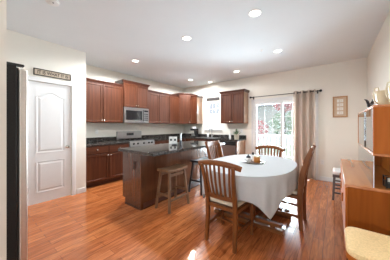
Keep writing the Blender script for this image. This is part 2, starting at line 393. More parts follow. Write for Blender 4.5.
def cafe():
    t = thing('cafe_curtain', 'short sheer white curtain across the lower half of the window over the sink', 'curtain', (0, 0, 0))
    x0, x1, zt = WX0+0.006, WX1-0.006, 1.70
    n = 60; m = MB(); rows = []
    for j in range(9):
        z = zt - (zt-WZ0-0.02)*j/8
        rows.append([m.bm.verts.new((x0+(x1-x0)*i/n, YB+0.003+0.007*sin(i*pi*2/6.2+0.3*sin(j))*(0.6+j/16), z)) for i in range(n+1)])
    for a, b in zip(rows, rows[1:]):
        for i in range(n): m.bm.faces.new((a[i], a[i+1], b[i+1], b[i]))
    m.build('cloth', 'sheer', t, smooth=True)
    MB().tube([(x0, YB+0.002, zt), (x1, YB+0.002, zt)], 0.005, 8).build('rod', 'white', t)
cafe()
# invented living room windows behind the camera, for fill light (frames only seen in reflections)
def plain_window(name, axis, c, u0, u1):
    root = struct(bpy.data.objects.new(name, None)); C.objects.link(root)
    m = MB()
    n = 3
    for k in range(n+1):
        u = u0+(u1-u0)*k/n; a, b = (u, u+0.06) if k == 0 else ((u-0.06, u) if k == n else (u-0.03, u+0.03))
        m.box(a, b, c-0.04, c+0.04, 0.4, 2.5)
    m.box(u0, u1, c-0.04, c+0.04, 0.4, 0.46); m.box(u0, u1, c-0.04, c+0.04, 2.44, 2.5)
    if axis == 'x': m.xf(Matrix(((0, 1, 0, 0), (1, 0, 0, 0), (0, 0, 1, 0), (0, 0, 0, 1))))
    m.build('window_frame', 'white', root)
    g = MB().box(u0+0.05, u1-0.05, c+0.0, c+0.006, 0.45, 2.45)
    if axis == 'x': g.xf(Matrix(((0, 1, 0, 0), (1, 0, 0, 0), (0, 0, 1, 0), (0, 0, 0, 1))))
    g.build('pane', 'glass', root)
plain_window('added_window_side', 'x', 7.06, -6.4, -2.9)
plain_window('added_window_rear', 'y', -7.06, -1.4, 1.0)

# ---------------------------------------------------------------- outside
struct(MB().box(-30, 20, 5.40, 45, -1.3, -1.2).build('ground_outside', 'lawn'))
struct(MB().box(-5.0, 2.5, 5.39, 8.1, -0.16, -0.04).build('deck_floor', 'deck'))
def railing():
    t = thing('deck_railing', 'white baluster railing along the deck outside the sliding door', 'railing', (0, 7.9, -0.04))
    for z in (0.08, 0.92): MB().box(-4.6, 2.2, -0.03, 0.03, z, z+0.06).build('rail', 'white', t, bevel=0.005)
    for x in (-4.6, -2.9, -1.2, 0.5, 2.2): MB().box(x-0.05, x+0.05, -0.05, 0.05, 0, 1.08).build('post', 'white', t, bevel=0.006)
    b = None; n = 0; x = -4.45
    while x < 2.1:
        if min(abs(x-q) for q in (-4.6, -2.9, -1.2, 0.5, 2.2)) > 0.07:
            if b is None: b = MB().box(-0.016, 0.016, -0.016, 0.016, 0.1, 0.93).build('baluster', 'white', t); o = b
            else: o = b.copy(); C.objects.link(o)
            o.location = (x, 0, 0); n += 1
        x += 0.125
railing()
def tree(label, loc, h, r, mat, cat='tree', trunk=True):
    t = thing('garden_tree' if trunk else 'garden_shrub', label, cat, loc)
    m = MB(); zc = h-r*0.9
    for k in range(420):
        v = Vector((random.gauss(0, 1), random.gauss(0, 1), random.gauss(0, 1))).normalized() * r * random.uniform(0.55, 1.0)
        v.z *= 0.85
        s_ = random.uniform(0.06, 0.13)*max(0.5, r)
        c = Vector((0, 0, zc)) + v
        a = Vector((random.uniform(-1, 1), random.uniform(-1, 1), random.uniform(-1, 1))).normalized(); b = a.orthogonal().normalized()
        m.bm.faces.new([m.bm.verts.new(c+a*s_), m.bm.verts.new(c+b*s_*0.6), m.bm.verts.new(c-a*s_), m.bm.verts.new(c-b*s_*0.6)])
    m.build('foliage', mat, t)
    if trunk:
        m = MB().tube([(0, 0, 0), (0.03, 0, zc*0.5), (0, 0.02, zc)], [0.12*r, 0.09*r, 0.05*r], 8); m.build('trunk', 'bark', t)
tree('red-leaved tree beyond the deck railing, seen through the left glass of the sliding door', (-4.3, 12.5, -1.2), 3.0, 0.85, 'leafred')
tree('pale green tree beyond the deck, right of the red tree', (-1.6, 15.0, -1.2), 3.3, 1.0, 'leaf2')
def house():
    t = thing('neighbour_house', 'pale house in the distance beyond the trees', 'house', (-6.5, 30, -1.2))
    MB().box(-8, 8, -4, 4, 0, 5.2).build('walls', 'siding', t)
    m = MB().prism([(-4.5, 0), (4.5, 0), (0, 2.6)], -8.4, 8.4); m.xf(Matrix.Translation((0, 0, 5.2)) @ Matrix(((0, 0, 1, 0), (1, 0, 0, 0), (0, 1, 0, 0), (0, 0, 0, 1)))); m.build('roof', 'roof', t)
    for x in (-5, -1.7, 1.7, 5): 
        f = MB().box(x-0.6, x+0.6, -4.06, -4.0, 2.8, 4.3).build('window', 'white', t)
        MB().box(x-0.5, x+0.5, -4.08, -4.055, 2.9, 4.2).build('pane', 'siding', f)
house()
tree('grey-green tree filling the view behind the red tree outside', (-4.2, 20.5, -1.2), 4.2, 1.6, 'leaf2')
tree('tall pinkish tree farther off, right of the red one beyond the deck', (-3.0, 14.8, -1.2), 4.9, 0.8, 'leafred')

# ---------------------------------------------------------------- ceiling lights and fittings
LG = 'recessed ceiling lights'
lights = [((-0.81, 2.30), 0.085, 'recessed ceiling light above the near end of the dining table, biggest and closest one'),
          ((-1.93, 2.27), 0.085, 'recessed ceiling light above the near stool side of the kitchen island'),
          ((-3.50, 2.36), 0.085, 'recessed ceiling light farthest left, in front of the microwave cabinet'),
          ((-0.87, 3.73), 0.085, 'recessed ceiling light nearest the curtain, farthest right of them all'),
          ((-2.06, 4.46), 0.085, 'recessed ceiling light in front of the lone upper cabinet beside the sliding door'),
          ((-3.58, 4.40), 0.085, 'recessed ceiling light in front of the raised corner cabinet'),
          ((-3.24, 5.00), 0.075, 'small recessed ceiling light close to the back wall above the sink window')]
def downlight(x, y, r, label, e=1.0, group=LG):
    t = thing('ceiling_light', label, 'ceiling light', (x, y, H), 0, group)
    MB().lathe([(r*0.74, -0.001), (r*0.78, -0.007), (r*0.95, -0.006), (r, -0.001)], 28).build('trim_ring', 'white', t, smooth=True)
    MB().lathe([(0, -0.003), (r*0.74, -0.0025), (r*0.74, -0.001), (0, -0.001)], 28).build('lens', 'lamp', t)
    d = bpy.data.lights.new('lamp_glow', 'SPOT'); d.energy = DOWNLIGHT_W*e; d.color = (0.92, 0.96, 0.98); d.spot_size = R(174); d.spot_blend = 0.35; d.shadow_soft_size = r*0.7
    o = bpy.data.objects.new('lamp_glow', d); C.objects.link(o); o.parent = t; o.location = (0, 0, -0.02)
for ((x, y), r, l), e in zip(lights, (0.06, 1.3, 5.4, 0.16, 0.30, 4.4, 0.06)): downlight(x, y, r, l, e)
for x, y, e in ((-1.93, 0.85, 0.8), (-0.7, 0.85, 0.25), (-0.3, -1.6, 0.75), (-0.3, -4.0, 0.75), (3.6, -4.4, 0.75)):  # extra unseen downlights, added to brighten the pantry wall and the room
    downlight(x, y, 0.085, 'recessed ceiling light added out of view for fill light', e, 'fill lights added out of view')
t = thing('ceiling_sprinkler', 'tiny white sprinkler head on the ceiling beside the right-hand ceiling light', 'sprinkler', (-1.1, 3.5, H))
MB().lathe([(0, -0.001), (0.028, -0.001), (0.026, -0.006), (0.010, -0.010), (0.008, -0.03), (0, -0.03)], 16).build('escutcheon', 'white', t, smooth=True)
MB().lathe([(0, -0.031), (0.013, -0.031), (0.013, -0.034), (0, -0.034)], 12).build('deflector', 'steel', t)
t = thing('smoke_detector', 'round white smoke detector on the ceiling above the pantry door', 'smoke detector', (-2.58, 0.64, H))
MB().lathe([(0, -0.001), (0.065, -0.001), (0.064, -0.022), (0.05, -0.034), (0, -0.036)], 28).build('housing', 'white', t, smooth=True)
MB().lathe([(0, -0.0362), (0.008, -0.0362), (0.008, -0.039), (0, -0.039)], 10, (0.03, 0, 0)).build('indicator', 'bluegrey', t)

# ---------------------------------------------------------------- kitchen cabinets (local: front at y=0 facing -y, x to the right, depth to +y)
def door_mesh(w, h, t=0.02, rail=0.057, flat=False):
    m = MB(); m.box(0, w, -t, 0, 0, h)
    m.bm.faces.ensure_lookup_table(); m.bm.normal_update()
    f = [f for f in m.bm.faces if f.normal.y < -0.9]
    if not flat:
        bmesh.ops.inset_individual(m.bm, faces=f, thickness=rail, depth=0)
        bmesh.ops.inset_individual(m.bm, faces=f, thickness=0.012, depth=-0.012)
    return m
def knob(parent, x, z, y=-0.02):
    k = MB().lathe([(0, 0), (0.006, 0), (0.006, 0.012), (0.015, 0.018), (0.015, 0.024), (0.008, 0.029), (0, 0.030)], 14)
    k.xf(Matrix.Translation((x, y, z)) @ Matrix.Rotation(pi/2, 4, 'X'))
    o = k.build('knob', 'nickel', parent, smooth=True); return o
def put_door(root, name, x0, x1, z0, z1, kx=None, kz=None, mat='cherry', flat=False):
    g = 0.009
    m = door_mesh(x1-x0-2*g, z1-z0-2*g, flat=flat, rail=0.057 if not flat else 0)
    d = m.build(name, mat, root, bevel=0.0015, seg=1, loc=(x0+g, -0.001, z0+g))
    if kx is not None: knob(d, kx-x0-g, kz-z0-g)
    return d
def crown(root, w, d, z, left=True, right=True, t0=0.0, t1=0.0):
    P = 0.045; hh = 0.065
    prof = [(0.0, 0.0), (0.012, 0.0), (0.016, 0.018), (0.036, 0.045), (P, 0.052), (P, hh), (0.0, hh)]
    e0 = 1 if left else 0; e1 = 1 if right else 0
    m = MB(); path = []
    if left: path.append([(-o, d-0.001, z+q) for o, q in prof])
    path.append([(t0-o*e0, -o, z+q) for o, q in prof]); path.append([(w-t1+o*e1, -o, z+q) for o, q in prof])
    if right: path.append([(w+o, d-0.001, z+q) for o, q in prof])
    rings = [[m.bm.verts.new(p) for p in r] for r in path]
    for a, b in zip(rings, rings[1:]):
        for k in range(len(a)): m.bm.faces.new((a[k], a[(k+1) % len(a)], b[(k+1) % len(a)], b[k]))
    m.bm.faces.new(rings[0][::-1]); m.bm.faces.new(rings[-1])
    m.build('crown_moulding', 'crown', root)
def upper(label, loc, rz, w, z0, z1, doors, depth=0.33, left=False, right=False, knobs=None, endmat=None, group='upper kitchen cabinets', t0=0.0, t1=0.0):
    t = thing('upper_cabinet', label, 'cabinet', loc, rz, group)
    MB().box(0, w, 0, depth-0.002, z0, z1).build('carcass', 'cherry', t)
    x = 0
    for i, dw in enumerate(doors):
        kx = x+0.03 if knobs[i] == 'L' else x+dw-0.03
        put_door(t, 'door', x, x+dw, z0, z1, kx, z0+0.05); x += dw
    crown(t, w, depth, z1, left, right, t0, t1)
    if endmat: MB().box(w+0.0005, w+0.004, 0.002, depth-0.003, z0, z1).build('end_panel', endmat, t)
    return t
K90 = pi/2
ZU0, ZU1 = 1.37, 2.275
upper('wide two-door upper cabinet between the pantry corner and the microwave', (XK+0.33, 1.50, 0), K90, 1.016, ZU0, ZU1, [0.508, 0.508], knobs='RL')
upper('raised two-door upper cabinet directly above the microwave', (XK+0.36, 2.519, 0), K90, 0.760, 1.785, 2.405, [0.38, 0.38], depth=0.36, knobs='RL', left=True, right=True)
upper('two-door upper cabinet just right of the microwave', (XK+0.33, 3.282, 0), K90, 0.866, ZU0, ZU1, [0.433, 0.433], knobs='RL')
upper('one-door upper cabinet just left of the raised corner cabinet', (XK+0.33, 4.15, 0), K90, 0.474, ZU0, ZU1, [0.474], knobs='R', t1=0.05)
upper('two-door upper cabinet alone between sink window and sliding door', (-2.79, YB-0.33, 0), 0, 0.75, ZU0, ZU1, [0.375, 0.375], knobs='RL', left=True, right=True, endmat='veneer')
upper('narrow upper cabinet between the raised corner cabinet and the sink window', (XK+0.61, YB-0.33, 0), 0, 0.29, ZU0, ZU1, [0.29], knobs='L', t0=0.05, right=True, endmat='veneer')
def corner_upper():
    t = thing('corner_cabinet', 'tall raised upper cabinet set diagonally in the kitchen corner', 'cabinet', (XK, YB, 0), 0, 'upper kitchen cabinets')
    z0, z1 = ZU0, 2.37; a = 0.608; d = 0.33
    MB().prism([(0.002, -0.002), (a, -0.002), (a, -d), (d, -a), (0.002, -a)], z0, z1).build('carcass', 'cherry', t)
    L = math.hypot(a-d, a-d)
    m = door_mesh(L-0.02, z1-z0-0.006)
    dr = m.build('door', 'cherry', t, bevel=0.0015, seg=1); dr.location = (d+0.0085+0.0006, -a+0.0065-0.0006, z0+0.003); dr.rotation_euler = (0, 0, pi/4)
    knob(dr, L-0.05, 0.05)
    prof = [(0.0, 0.0), (0.012, 0.0), (0.016, 0.018), (0.036, 0.045), (0.045, 0.052), (0.045, 0.065), (0.0, 0.065)]
    m = MB(); rings = []
    nd = [((0.002, -a), (0, -1)), ((d, -a), (sin(R(22.5))*1.08, -cos(R(22.5))*1.08)), ((a, -d), (cos(R(22.5))*1.08, -sin(R(22.5))*1.08)), ((a, -0.002), (1, 0))]
    for (x, y), (nx, ny) in nd: rings.append([m.bm.verts.new((x+nx*o, y+ny*o, z1+q)) for o, q in prof])
    for p, q in zip(rings, rings[1:]):
        for k in range(7): m.bm.faces.new((p[k], p[(k+1) % 7], q[(k+1) % 7], q[k]))
    m.bm.faces.new(rings[0][::-1]); m.bm.faces.new(rings[-1]); m.build('crown_moulding', 'crown', t)
corner_upper()
BG = 'lower kitchen cabinets'
def base(label, loc, rz, w, units, depth=0.608, end=None):
    """units: list of (x0,x1,kind)"""
    t = thing('base_cabinet', label, 'cabinet', loc, rz, BG)
    MB().box(0, w, 0, depth-0.002, 0.10, 0.87).build('carcass', 'cherry', t)
    MB().box(0, w, 0.07, depth-0.002, 0, 0.0995).build('toe_kick', 'crown', t)
    for x0, x1, kd in units:
        if kd in 'LR':
            put_door(t, 'drawer', x0, x1, 0.70, 0.865, (x0+x1)/2, 0.785, 'cherry_h', flat=True)
            put_door(t, 'door', x0, x1, 0.105, 0.695, x1-0.035 if kd == 'R' else x0+0.035, 0.645)
        elif kd == 'F':
            put_door(t, 'drawer', x0, x1, 0.70, 0.865, None, None, 'cherry_h', flat=True)
    if end: MB().box(w+0.0005, w+0.018, -0.002, depth-0.003, 0.0, 0.87).build('end_panel', end, t)
    return t
XF = -4.004
base('lower cabinet with two drawers over two doors between pantry corner and range', (XF, 1.50, 0), K90, 1.016, [(0, 0.508, 'R'), (0.508, 1.016, 'L')])
base('lower cabinet with drawer and door right of the range', (XF, 3.283, 0), K90, 1.34, [(0, 0.45, 'R'), (0.45, 0.9, 'L')])
base('lower sink cabinet under the kitchen window', (XF+0.006, YB-0.61, 0), 0, 1.23, [(0.25, 0.74, 'R'), (0.74, 1.23, 'L')])
t = thing('dishwasher_surround', 'thin cherry and pale veneer panel closing the counter run beside the dishwasher', 'cabinet panel', (-2.158, YB-0.61, 0))
MB().box(0, 0.02, -0.012, 0.6, 0, 0.87).build('stile', 'cherry', t); MB().box(0.0205, 0.030, 0.02, 0.6, 0, 0.87).build('veneer_face', 'veneer', t)
def dishwasher():
    t = thing('dishwasher', 'stainless steel dishwasher with black control strip at the end of the counter', 'dishwasher', (-2.765, YB-0.61, 0))
    MB().box(0.003, 0.60, 0.002, 0.58, 0.09, 0.865).build('tub', 'black', t)
    MB().box(0.003, 0.60, -0.03, 0.0, 0.11, 0.745).build('door', 'steel', t, bevel=0.004)
    MB().box(0.003, 0.60, -0.032, 0.0, 0.75, 0.862).build('control_strip', 'black', t, bevel=0.004)
    MB().box(0.01, 0.59, 0.05, 0.5, 0, 0.088).build('toe_kick', 'black', t)
    MB().box(0.2, 0.4, -0.05, -0.033, 0.765, 0.785).build('handle', 'black', t, bevel=0.004)
dishwasher()
def range_():
    y0 = 2.519; w = 0.761
    t = thing('range', 'stainless steel gas range with front knobs and a raised back panel', 'stove', (XF, y0, 0), K90)
    MB().box(0.003, w-0.001, 0.0, 0.55, 0.03, 0.915).build('body', 'steel', t, bevel=0.003)
    MB().box(0.01, w-0.01, -0.03, -0.001, 0.25, 0.72).build('oven_door', 'steel', t, bevel=0.005)
    MB().box(0.12, w-0.12, -0.034, -0.031, 0.33, 0.62).build('oven_window', 'blackglass', t)
    MB().tube([(0.06, -0.075, 0.70), (w-0.06, -0.075, 0.70)], 0.012, 12, up=(0, 1, 0)).build('oven_handle', 'steel', t, smooth=True)
    MB().box(0.01, w-0.01, -0.028, -0.001, 0.04, 0.24).build('storage_drawer', 'steel', t, bevel=0.004)
    m = MB().prism([(0, 0), (0.06, 0), (0.06, 0.13), (0.03, 0.13)], 0, w-0.006)
    m.xf(Matrix.Translation((0.004, -0.055, 0.785)) @ Matrix(((0, 0, 1, 0), (1, 0, 0, 0), (0, 1, 0, 0), (0, 0, 0, 1)))); m.build('control_panel', 'steel', t)
    for x in (0.10, 0.22, 0.40, 0.56, 0.66):
        k = MB().lathe([(0, 0), (0.024, 0), (0.021, 0.028), (0, 0.03)], 14); k.xf(Matrix.Translation((x, -0.044, 0.845)) @ Matrix.Rotation(R(77), 4, 'X')); k.build('knob', 'black', t, smooth=True)
    MB().box(0.006, w-0.006, 0.01, 0.545, 0.9155, 0.922).build('cooktop', 'black', t)
    for x0, x1 in ((0.03, 0.36), (0.40, 0.73)):
        m = MB(); framed(m, x0, x1, 0.03, 0.52, 0, 0.012, 0.015)
        m.box((x0+x1)/2-0.007, (x0+x1)/2+0.007, 0, 0.012, 0.045, 0.505)
        m.box(x0+0.015, x1-0.015, 0, 0.012, 0.27, 0.284)
        m.xf(Matrix.Translation((0, 0, 0.936)) @ Matrix(((1, 0, 0, 0), (0, 0, 1, 0), (0, 1, 0, 0), (0, 0, 0, 1))))
        m.build('grate', 'iron', t)
        for y in (0.15, 0.40): MB().lathe([(0, 0.9225), (0.045, 0.9225), (0.045, 0.934), (0, 0.936)], 16, ((x0+x1)/2, y, 0)).build('burner', 'iron', t)
    MB().box(0.003, w-0.001, 0.551, 0.604, 0.50, 1.145).build('back_panel', 'steel', t, bevel=0.006)
    MB().box(0.27, 0.49, 0.546, 0.5505, 1.03, 1.10).build('display', 'display', t)
range_()
def microwave():
    w = 0.756
    t = thing('microwave', 'stainless steel over-the-range microwave under the raised cabinet', 'microwave', (XK+0.40, 2.521, 0), K90)
    MB().box(0, w, 0.03, 0.395, 1.375, 1.78).build('housing', 'steel', t, bevel=0.003)
    m = MB(); m.box(0, 0.575, 0, 0.029, 1.70, 1.775); m.box(0, 0.575, 0, 0.029, 1.38, 1.45); m.box(0, 0.04, 0, 0.029, 1.45, 1.70); m.box(0.53, 0.575, 0, 0.029, 1.45, 1.70); m.build('door', 'steel', t, bevel=0.002)
    MB().box(0.041, 0.529, 0.006, 0.029, 1.451, 1.699).build('door_window', 'blackglass', t)
    MB().bar([(0.55, -0.03, 1.42), (0.55, -0.03, 1.74)], 0.018, 0.018, up=(0, 1, 0)).build('handle', 'black', t, bevel=0.004)
    MB().box(0.577, w, 0.0, 0.029, 1.38, 1.775).build('control_panel', 'steel', t, bevel=0.002)
    MB().box(0.60, w-0.02, -0.003, -0.0005, 1.68, 1.73).build('display', 'display', t)
    for i in range(3):
        for j in range(4): MB().box(0.605+i*0.045, 0.64+i*0.045, -0.003, -0.0005, 1.44+j*0.055, 1.475+j*0.055).build('button', 'bluegrey', t)
    MB().box(0.02, w-0.02, 0.04, 0.38, 1.371, 1.3745).build('vent_grille', 'black', t)
microwave()
# worktops
def top(name, label, poly, z0=0.872, z1=0.912, lips=(), loc=(0, 0, 0)):
    t = thing(name, label, 'countertop', loc)
    MB().prism(poly, z0, z1).build('slab', 'granite', t, bevel=0.005)
    for l in lips: MB().box(*l, z1+0.0005, z1+0.10).build('splash_strip', 'granite', t, bevel=0.003)
XC = XF+0.03
top('countertop', 'dark granite countertop left of the range beside the pantry corner',
    [(XK+0.002, YP+0.003), (XC, YP+0.003), (XC, 2.516), (XK+0.002, 2.516)], lips=[(XK+0.002, XK+0.022, YP+0.024, 2.516), (XK+0.024, XC-0.03, YP+0.003, YP+0.022)])
top('countertop', 'dark granite L-shaped countertop running from the range round the corner past the sink',
    [(XK+0.002, 3.283), (XC, 3.283), (XC, YB-0.64), (-2.10, YB-0.64), (-2.10, YB-0.002), (XK+0.002, YB-0.002)],
    lips=[(XK+0.002, XK+0.022, 3.283, YB-0.024), (XK+0.002, -2.10, YB-0.022, YB-0.002)])
# ---------------------------------------------------------------- island
def island():
    t = thing('kitchen_island', 'long dark cherry kitchen island with a speckled granite top', 'kitchen island', (0, 0, 0))
    x0, x1, y0, y1 = -2.85, -2.341, 1.674, 3.56
    MB().box(x0+0.075, x1-0.002, y0+0.004, y1-0.004, 0, 0.098).build('toe_kick', 'crown', t)
    MB().box(x0, x1-0.02, y0+0.018, y1, 0.10, 0.87).build('carcass', 'cherry', t)
    m = MB().prism([(x0, 0.10), (x0+0.075, 0.10), (x0+0.075, 0.0), (x1-0.045, 0.0), (x1-0.045, 0.87), (x0, 0.87)], 0, 0.016)
    m.xf(Matrix(((1, 0, 0, 0), (0, 0, 1, y0), (0, 1, 0, 0), (0, 0, 0, 1)))); m.build('end_panel', 'island', t)
    MB().box(x1-0.044, x1, y0-0.003, y0+0.045, 0, 0.87).build('corner_post', 'island', t, bevel=0.002)
    ys = 2.58
    MB().box(x1-0.018, x1-0.003, y0+0.046, ys-0.002, 0, 0.87).build('back_panel', 'island', t)
    MB().box(x1-0.018, x1-0.003, ys+0.002, y1, 0, 0.87).build('back_panel', 'island', t)
    MB().box(x1-0.0025, x1+0.008, y0+0.05, y1, 0, 0.02).build('shoe_moulding', 'island', t)
    MB().box(x0+0.08, x1-0.05, y0-0.011, y0-0.0005, 0, 0.02).build('shoe_moulding', 'island', t)
    for k in range(4):
        w = (y1-y0-0.02)/4; a = y0+0.02+k*w
        d = door_mesh(w-0.006, 0.58); d.xf(Matrix.Translation((x0-0.0005, a+w-0.003, 0.11)) @ Matrix.Rotation(-pi/2, 4, 'Z')); d.build('door', 'cherry', t)
        d = door_mesh(w-0.006, 0.16, flat=True); d.xf(Matrix.Translation((x0-0.0005, a+w-0.003, 0.70)) @ Matrix.Rotation(-pi/2, 4, 'Z')); d.build('drawer', 'cherry_h', t)
    b = MB().box(-2.55, -2.475, y0-0.006, y0-0.0005, 0.615, 0.73).build('outlet_plate', 'darkw', t, bevel=0.002)
    for z in (0.645, 0.70): MB().box(-2.53, -2.495, y0-0.008, y0-0.0062, z-0.014, z+0.014).build('socket', 'black', b)
    MB().prism([(-2.88, 1.60), (-1.97, 1.60), (-1.97, 3.66), (-2.88, 3.66)], 0.872, 0.918).build('worktop', 'granite', t, bevel=0.006)
island()

# ---------------------------------------------------------------- stools
def stool(name, label, cx, cy, mat, h=0.62):
    t = thing(name, label, 'stool', (cx, cy, 0), 0, 'stools at the kitchen island')
    # saddle seat, long side along y
    nx, ny = 8, 14; wx, wy = 0.125, 0.225; m = MB(); g = []
    for k, th in ((0, 0), (1, 0.04)):
        g.append([[m.bm.verts.new((wx*(2*i/nx-1), wy*(2*j/ny-1), h-0.045+th+0.018*(2*j/ny-1)**2)) for j in range(ny+1)] for i in range(nx+1)])
    for k in (0, 1):
        for i in range(nx):
            for j in range(ny): m.bm.faces.new((g[k][i][j], g[k][i+1][j], g[k][i+1][j+1], g[k][i][j+1]))
    for i in range(nx):
        for j in (0, ny): m.bm.faces.new((g[0][i][j], g[0][i+1][j], g[1][i+1][j], g[1][i][j]))
    for j in range(ny):
        for i in (0, nx): m.bm.faces.new((g[0][i][j], g[0][i][j+1], g[1][i][j+1], g[1][i][j]))
    m.build('seat', mat, t, bevel=0.008, seg=3)
    def lp(sx, sy, z): f = 1-z/0.57; return Vector((sx*(0.095+0.055*f), sy*(0.165+0.055*f), z))
    for sx in (-1, 1):
        for sy in (-1, 1): MB().bar([lp(sx, sy, 0), lp(sx, sy, h-0.035)], 0.034, 0.034, up=(0, 1, 0)).build('leg', mat, t, bevel=0.004)
    for sx in (-1, 1): MB().bar([lp(sx, -1, 0.17), lp(sx, 1, 0.17)], 0.02, 0.032).build('stretcher', mat, t, bevel=0.003)
    for sy in (-1, 1): MB().bar([lp(-1, sy, 0.24), lp(1, sy, 0.24)], 0.02, 0.032).build('stretcher', mat, t, bevel=0.003)
    for sx in (-1, 1): MB().bar([lp(sx, -1, h-0.085), lp(sx, 1, h-0.085)], 0.018, 0.045).build('apron', mat, t, bevel=0.003)
    return t
stool('saddle_stool', 'brown saddle-seat wooden stool at the near end of the island', -2.075, 2.09, 'stoolw')
stool('saddle_stool', 'black saddle-seat wooden stool tucked farther along the island', -2.11, 2.95, 'blackw')

# ---------------------------------------------------------------- dining table, cloth
TX, TY, TA, TB, TZ = -0.95, 2.55, 0.555, 0.77, 0.765
def rim(a, A=TA, B=TB, p=2.4):
    c, s_ = cos(a), sin(a); return (abs(c/A)**p+abs(s_/B)**p)**(-1/p)
def table():
    t = thing('dining_table', 'oval cherry trestle dining table standing under the white cloth', 'table', (TX, TY, 0))
    n = 64; pts = [(rim(2*pi*k/n)*cos(2*pi*k/n)*0.985, rim(2*pi*k/n)*sin(2*pi*k/n)*0.985) for k in range(n)]
    MB().prism(pts, TZ-0.03, TZ-0.004).build('table_top', 'chair', t, bevel=0.004)
    for y in (-0.21, 0.26):
        MB().bar([(-0.47, y, 0.03), (0.47, y, 0.03)], 0.085, 0.05).build('foot', 'chair_h', t, bevel=0.006)
        MB().bar([(-0.45, y, 0.097), (0.45, y, 0.097)], 0.07, 0.042).build('foot', 'chair_h', t, bevel=0.006)
        MB().box(-0.38, -0.32, y-0.03, y+0.03, 0.055, 0.08).build('foot_block', 'chair', t); MB().box(0.32, 0.38, y-0.03, y+0.03, 0.055, 0.08).build('foot_block', 'chair', t)
        for x in (-0.10, 0.10): MB().bar([(x, y, 0.118), (x, y, TZ-0.032)], 0.07, 0.06, up=(0, 1, 0)).build('post', 'chair', t, bevel=0.004)
    MB().bar([(0, -0.175, 0.30), (0, 0.23, 0.30)], 0.03, 0.09).build('stretcher', 'chair', t, bevel=0.004)
table()
def tablecloth():
    m = MB(); n = 240; RX, RY = TA+0.21, TB+0.27
    ctr = m.bm.verts.new((0, 0, TZ+0.001)); rings = []
    for f in (0.25, 0.5, 0.75, 0.9, 0.97):
        rings.append([m.bm.verts.new((f*rim(2*pi*k/n)*cos(2*pi*k/n), f*rim(2*pi*k/n)*sin(2*pi*k/n), TZ+0.001)) for k in range(n)])
    J = 16
    for j in range(0, J+1):
        ring = []
        for k in range(n):
            a = 2*pi*k/n; r0 = rim(a)
            rr = min(RX/max(1e-6, abs(cos(a))), RY/max(1e-6, abs(sin(a))))
            L = 0.245 + 0.012*sin(13*a+1) + 0.72*max(0, rr-r0-0.30)
            s_ = j/J; d = L*s_
            fold = (sin(17*a+0.8*sin(3*a))*0.6 + 0.4*sin(29*a+1.3+0.5*sin(2*a)))
            corner = max(0, min(1, (L-0.30)/0.2))
            out = 0.004 + 0.012*min(1, d/0.05) + (0.011+0.030*corner)*fold*min(1, max(0, d-0.02)/0.12) - 0.10*corner*max(0, d-0.22)
            z = TZ+0.001 - (0.004*min(1, j) + max(0, d-0.004))
            ring.append(m.bm.verts.new(((r0+out)*cos(a), (r0+out)*sin(a), z)))
        rings.append(ring)
    for k in range(n): m.bm.faces.new((ctr, rings[0][k], rings[0][(k+1) % n]))
    for p, q in zip(rings, rings[1:]):
        for k in range(n): m.bm.faces.new((p[k], p[(k+1) % n], q[(k+1) % n], q[k]))
    o = m.build('tablecloth', 'linen', smooth=True, loc=(TX, TY, 0))
    sd = o.modifiers.new('thick', 'SOLIDIFY'); sd.thickness = 0.0018; sd.offset = 1
    tag(o, 'white cloth draped over the dining table with pointed corners hanging low', 'tablecloth')
tablecloth()

# ---------------------------------------------------------------- dining chairs (front +y)
def chair_common(t, back_w):
    # seat frame and cushion
    m = MB().prism([(-0.195, -0.205), (0.195, -0.205), (0.23, 0.21), (0.15, 0.235), (-0.15, 0.235), (-0.23, 0.21)], 0.385, 0.430)
    m.build('seat_frame', 'chair_h', t, bevel=0.006)
    m = MB().prism([(-0.18, -0.185), (0.18, -0.185), (0.212, 0.19), (0.14, 0.215), (-0.14, 0.215), (-0.212, 0.19)], 0.4305, 0.484)
    c = m.build('cushion', 'cream', t, bevel=0.026, seg=5)
    for s_ in (-1, 1):
        MB().bar([(s_*0.195, 0.19, 0), (s_*0.20, 0.19, 0.384)], [0.032, 0.042], [0.032, 0.042], up=(0, 1, 0)).build('leg', 'chair', t, bevel=0.004)
        MB().bar([(s_*0.178, -0.19, 0.17), (s_*0.195, 0.17, 0.17)], 0.02, 0.034).build('stretcher', 'chair', t, bevel=0.003)
    MB().bar([(-0.18, 0.0, 0.17), (0.18, 0.0, 0.17)], 0.03, 0.02).build('stretcher', 'chair', t, bevel=0.003)
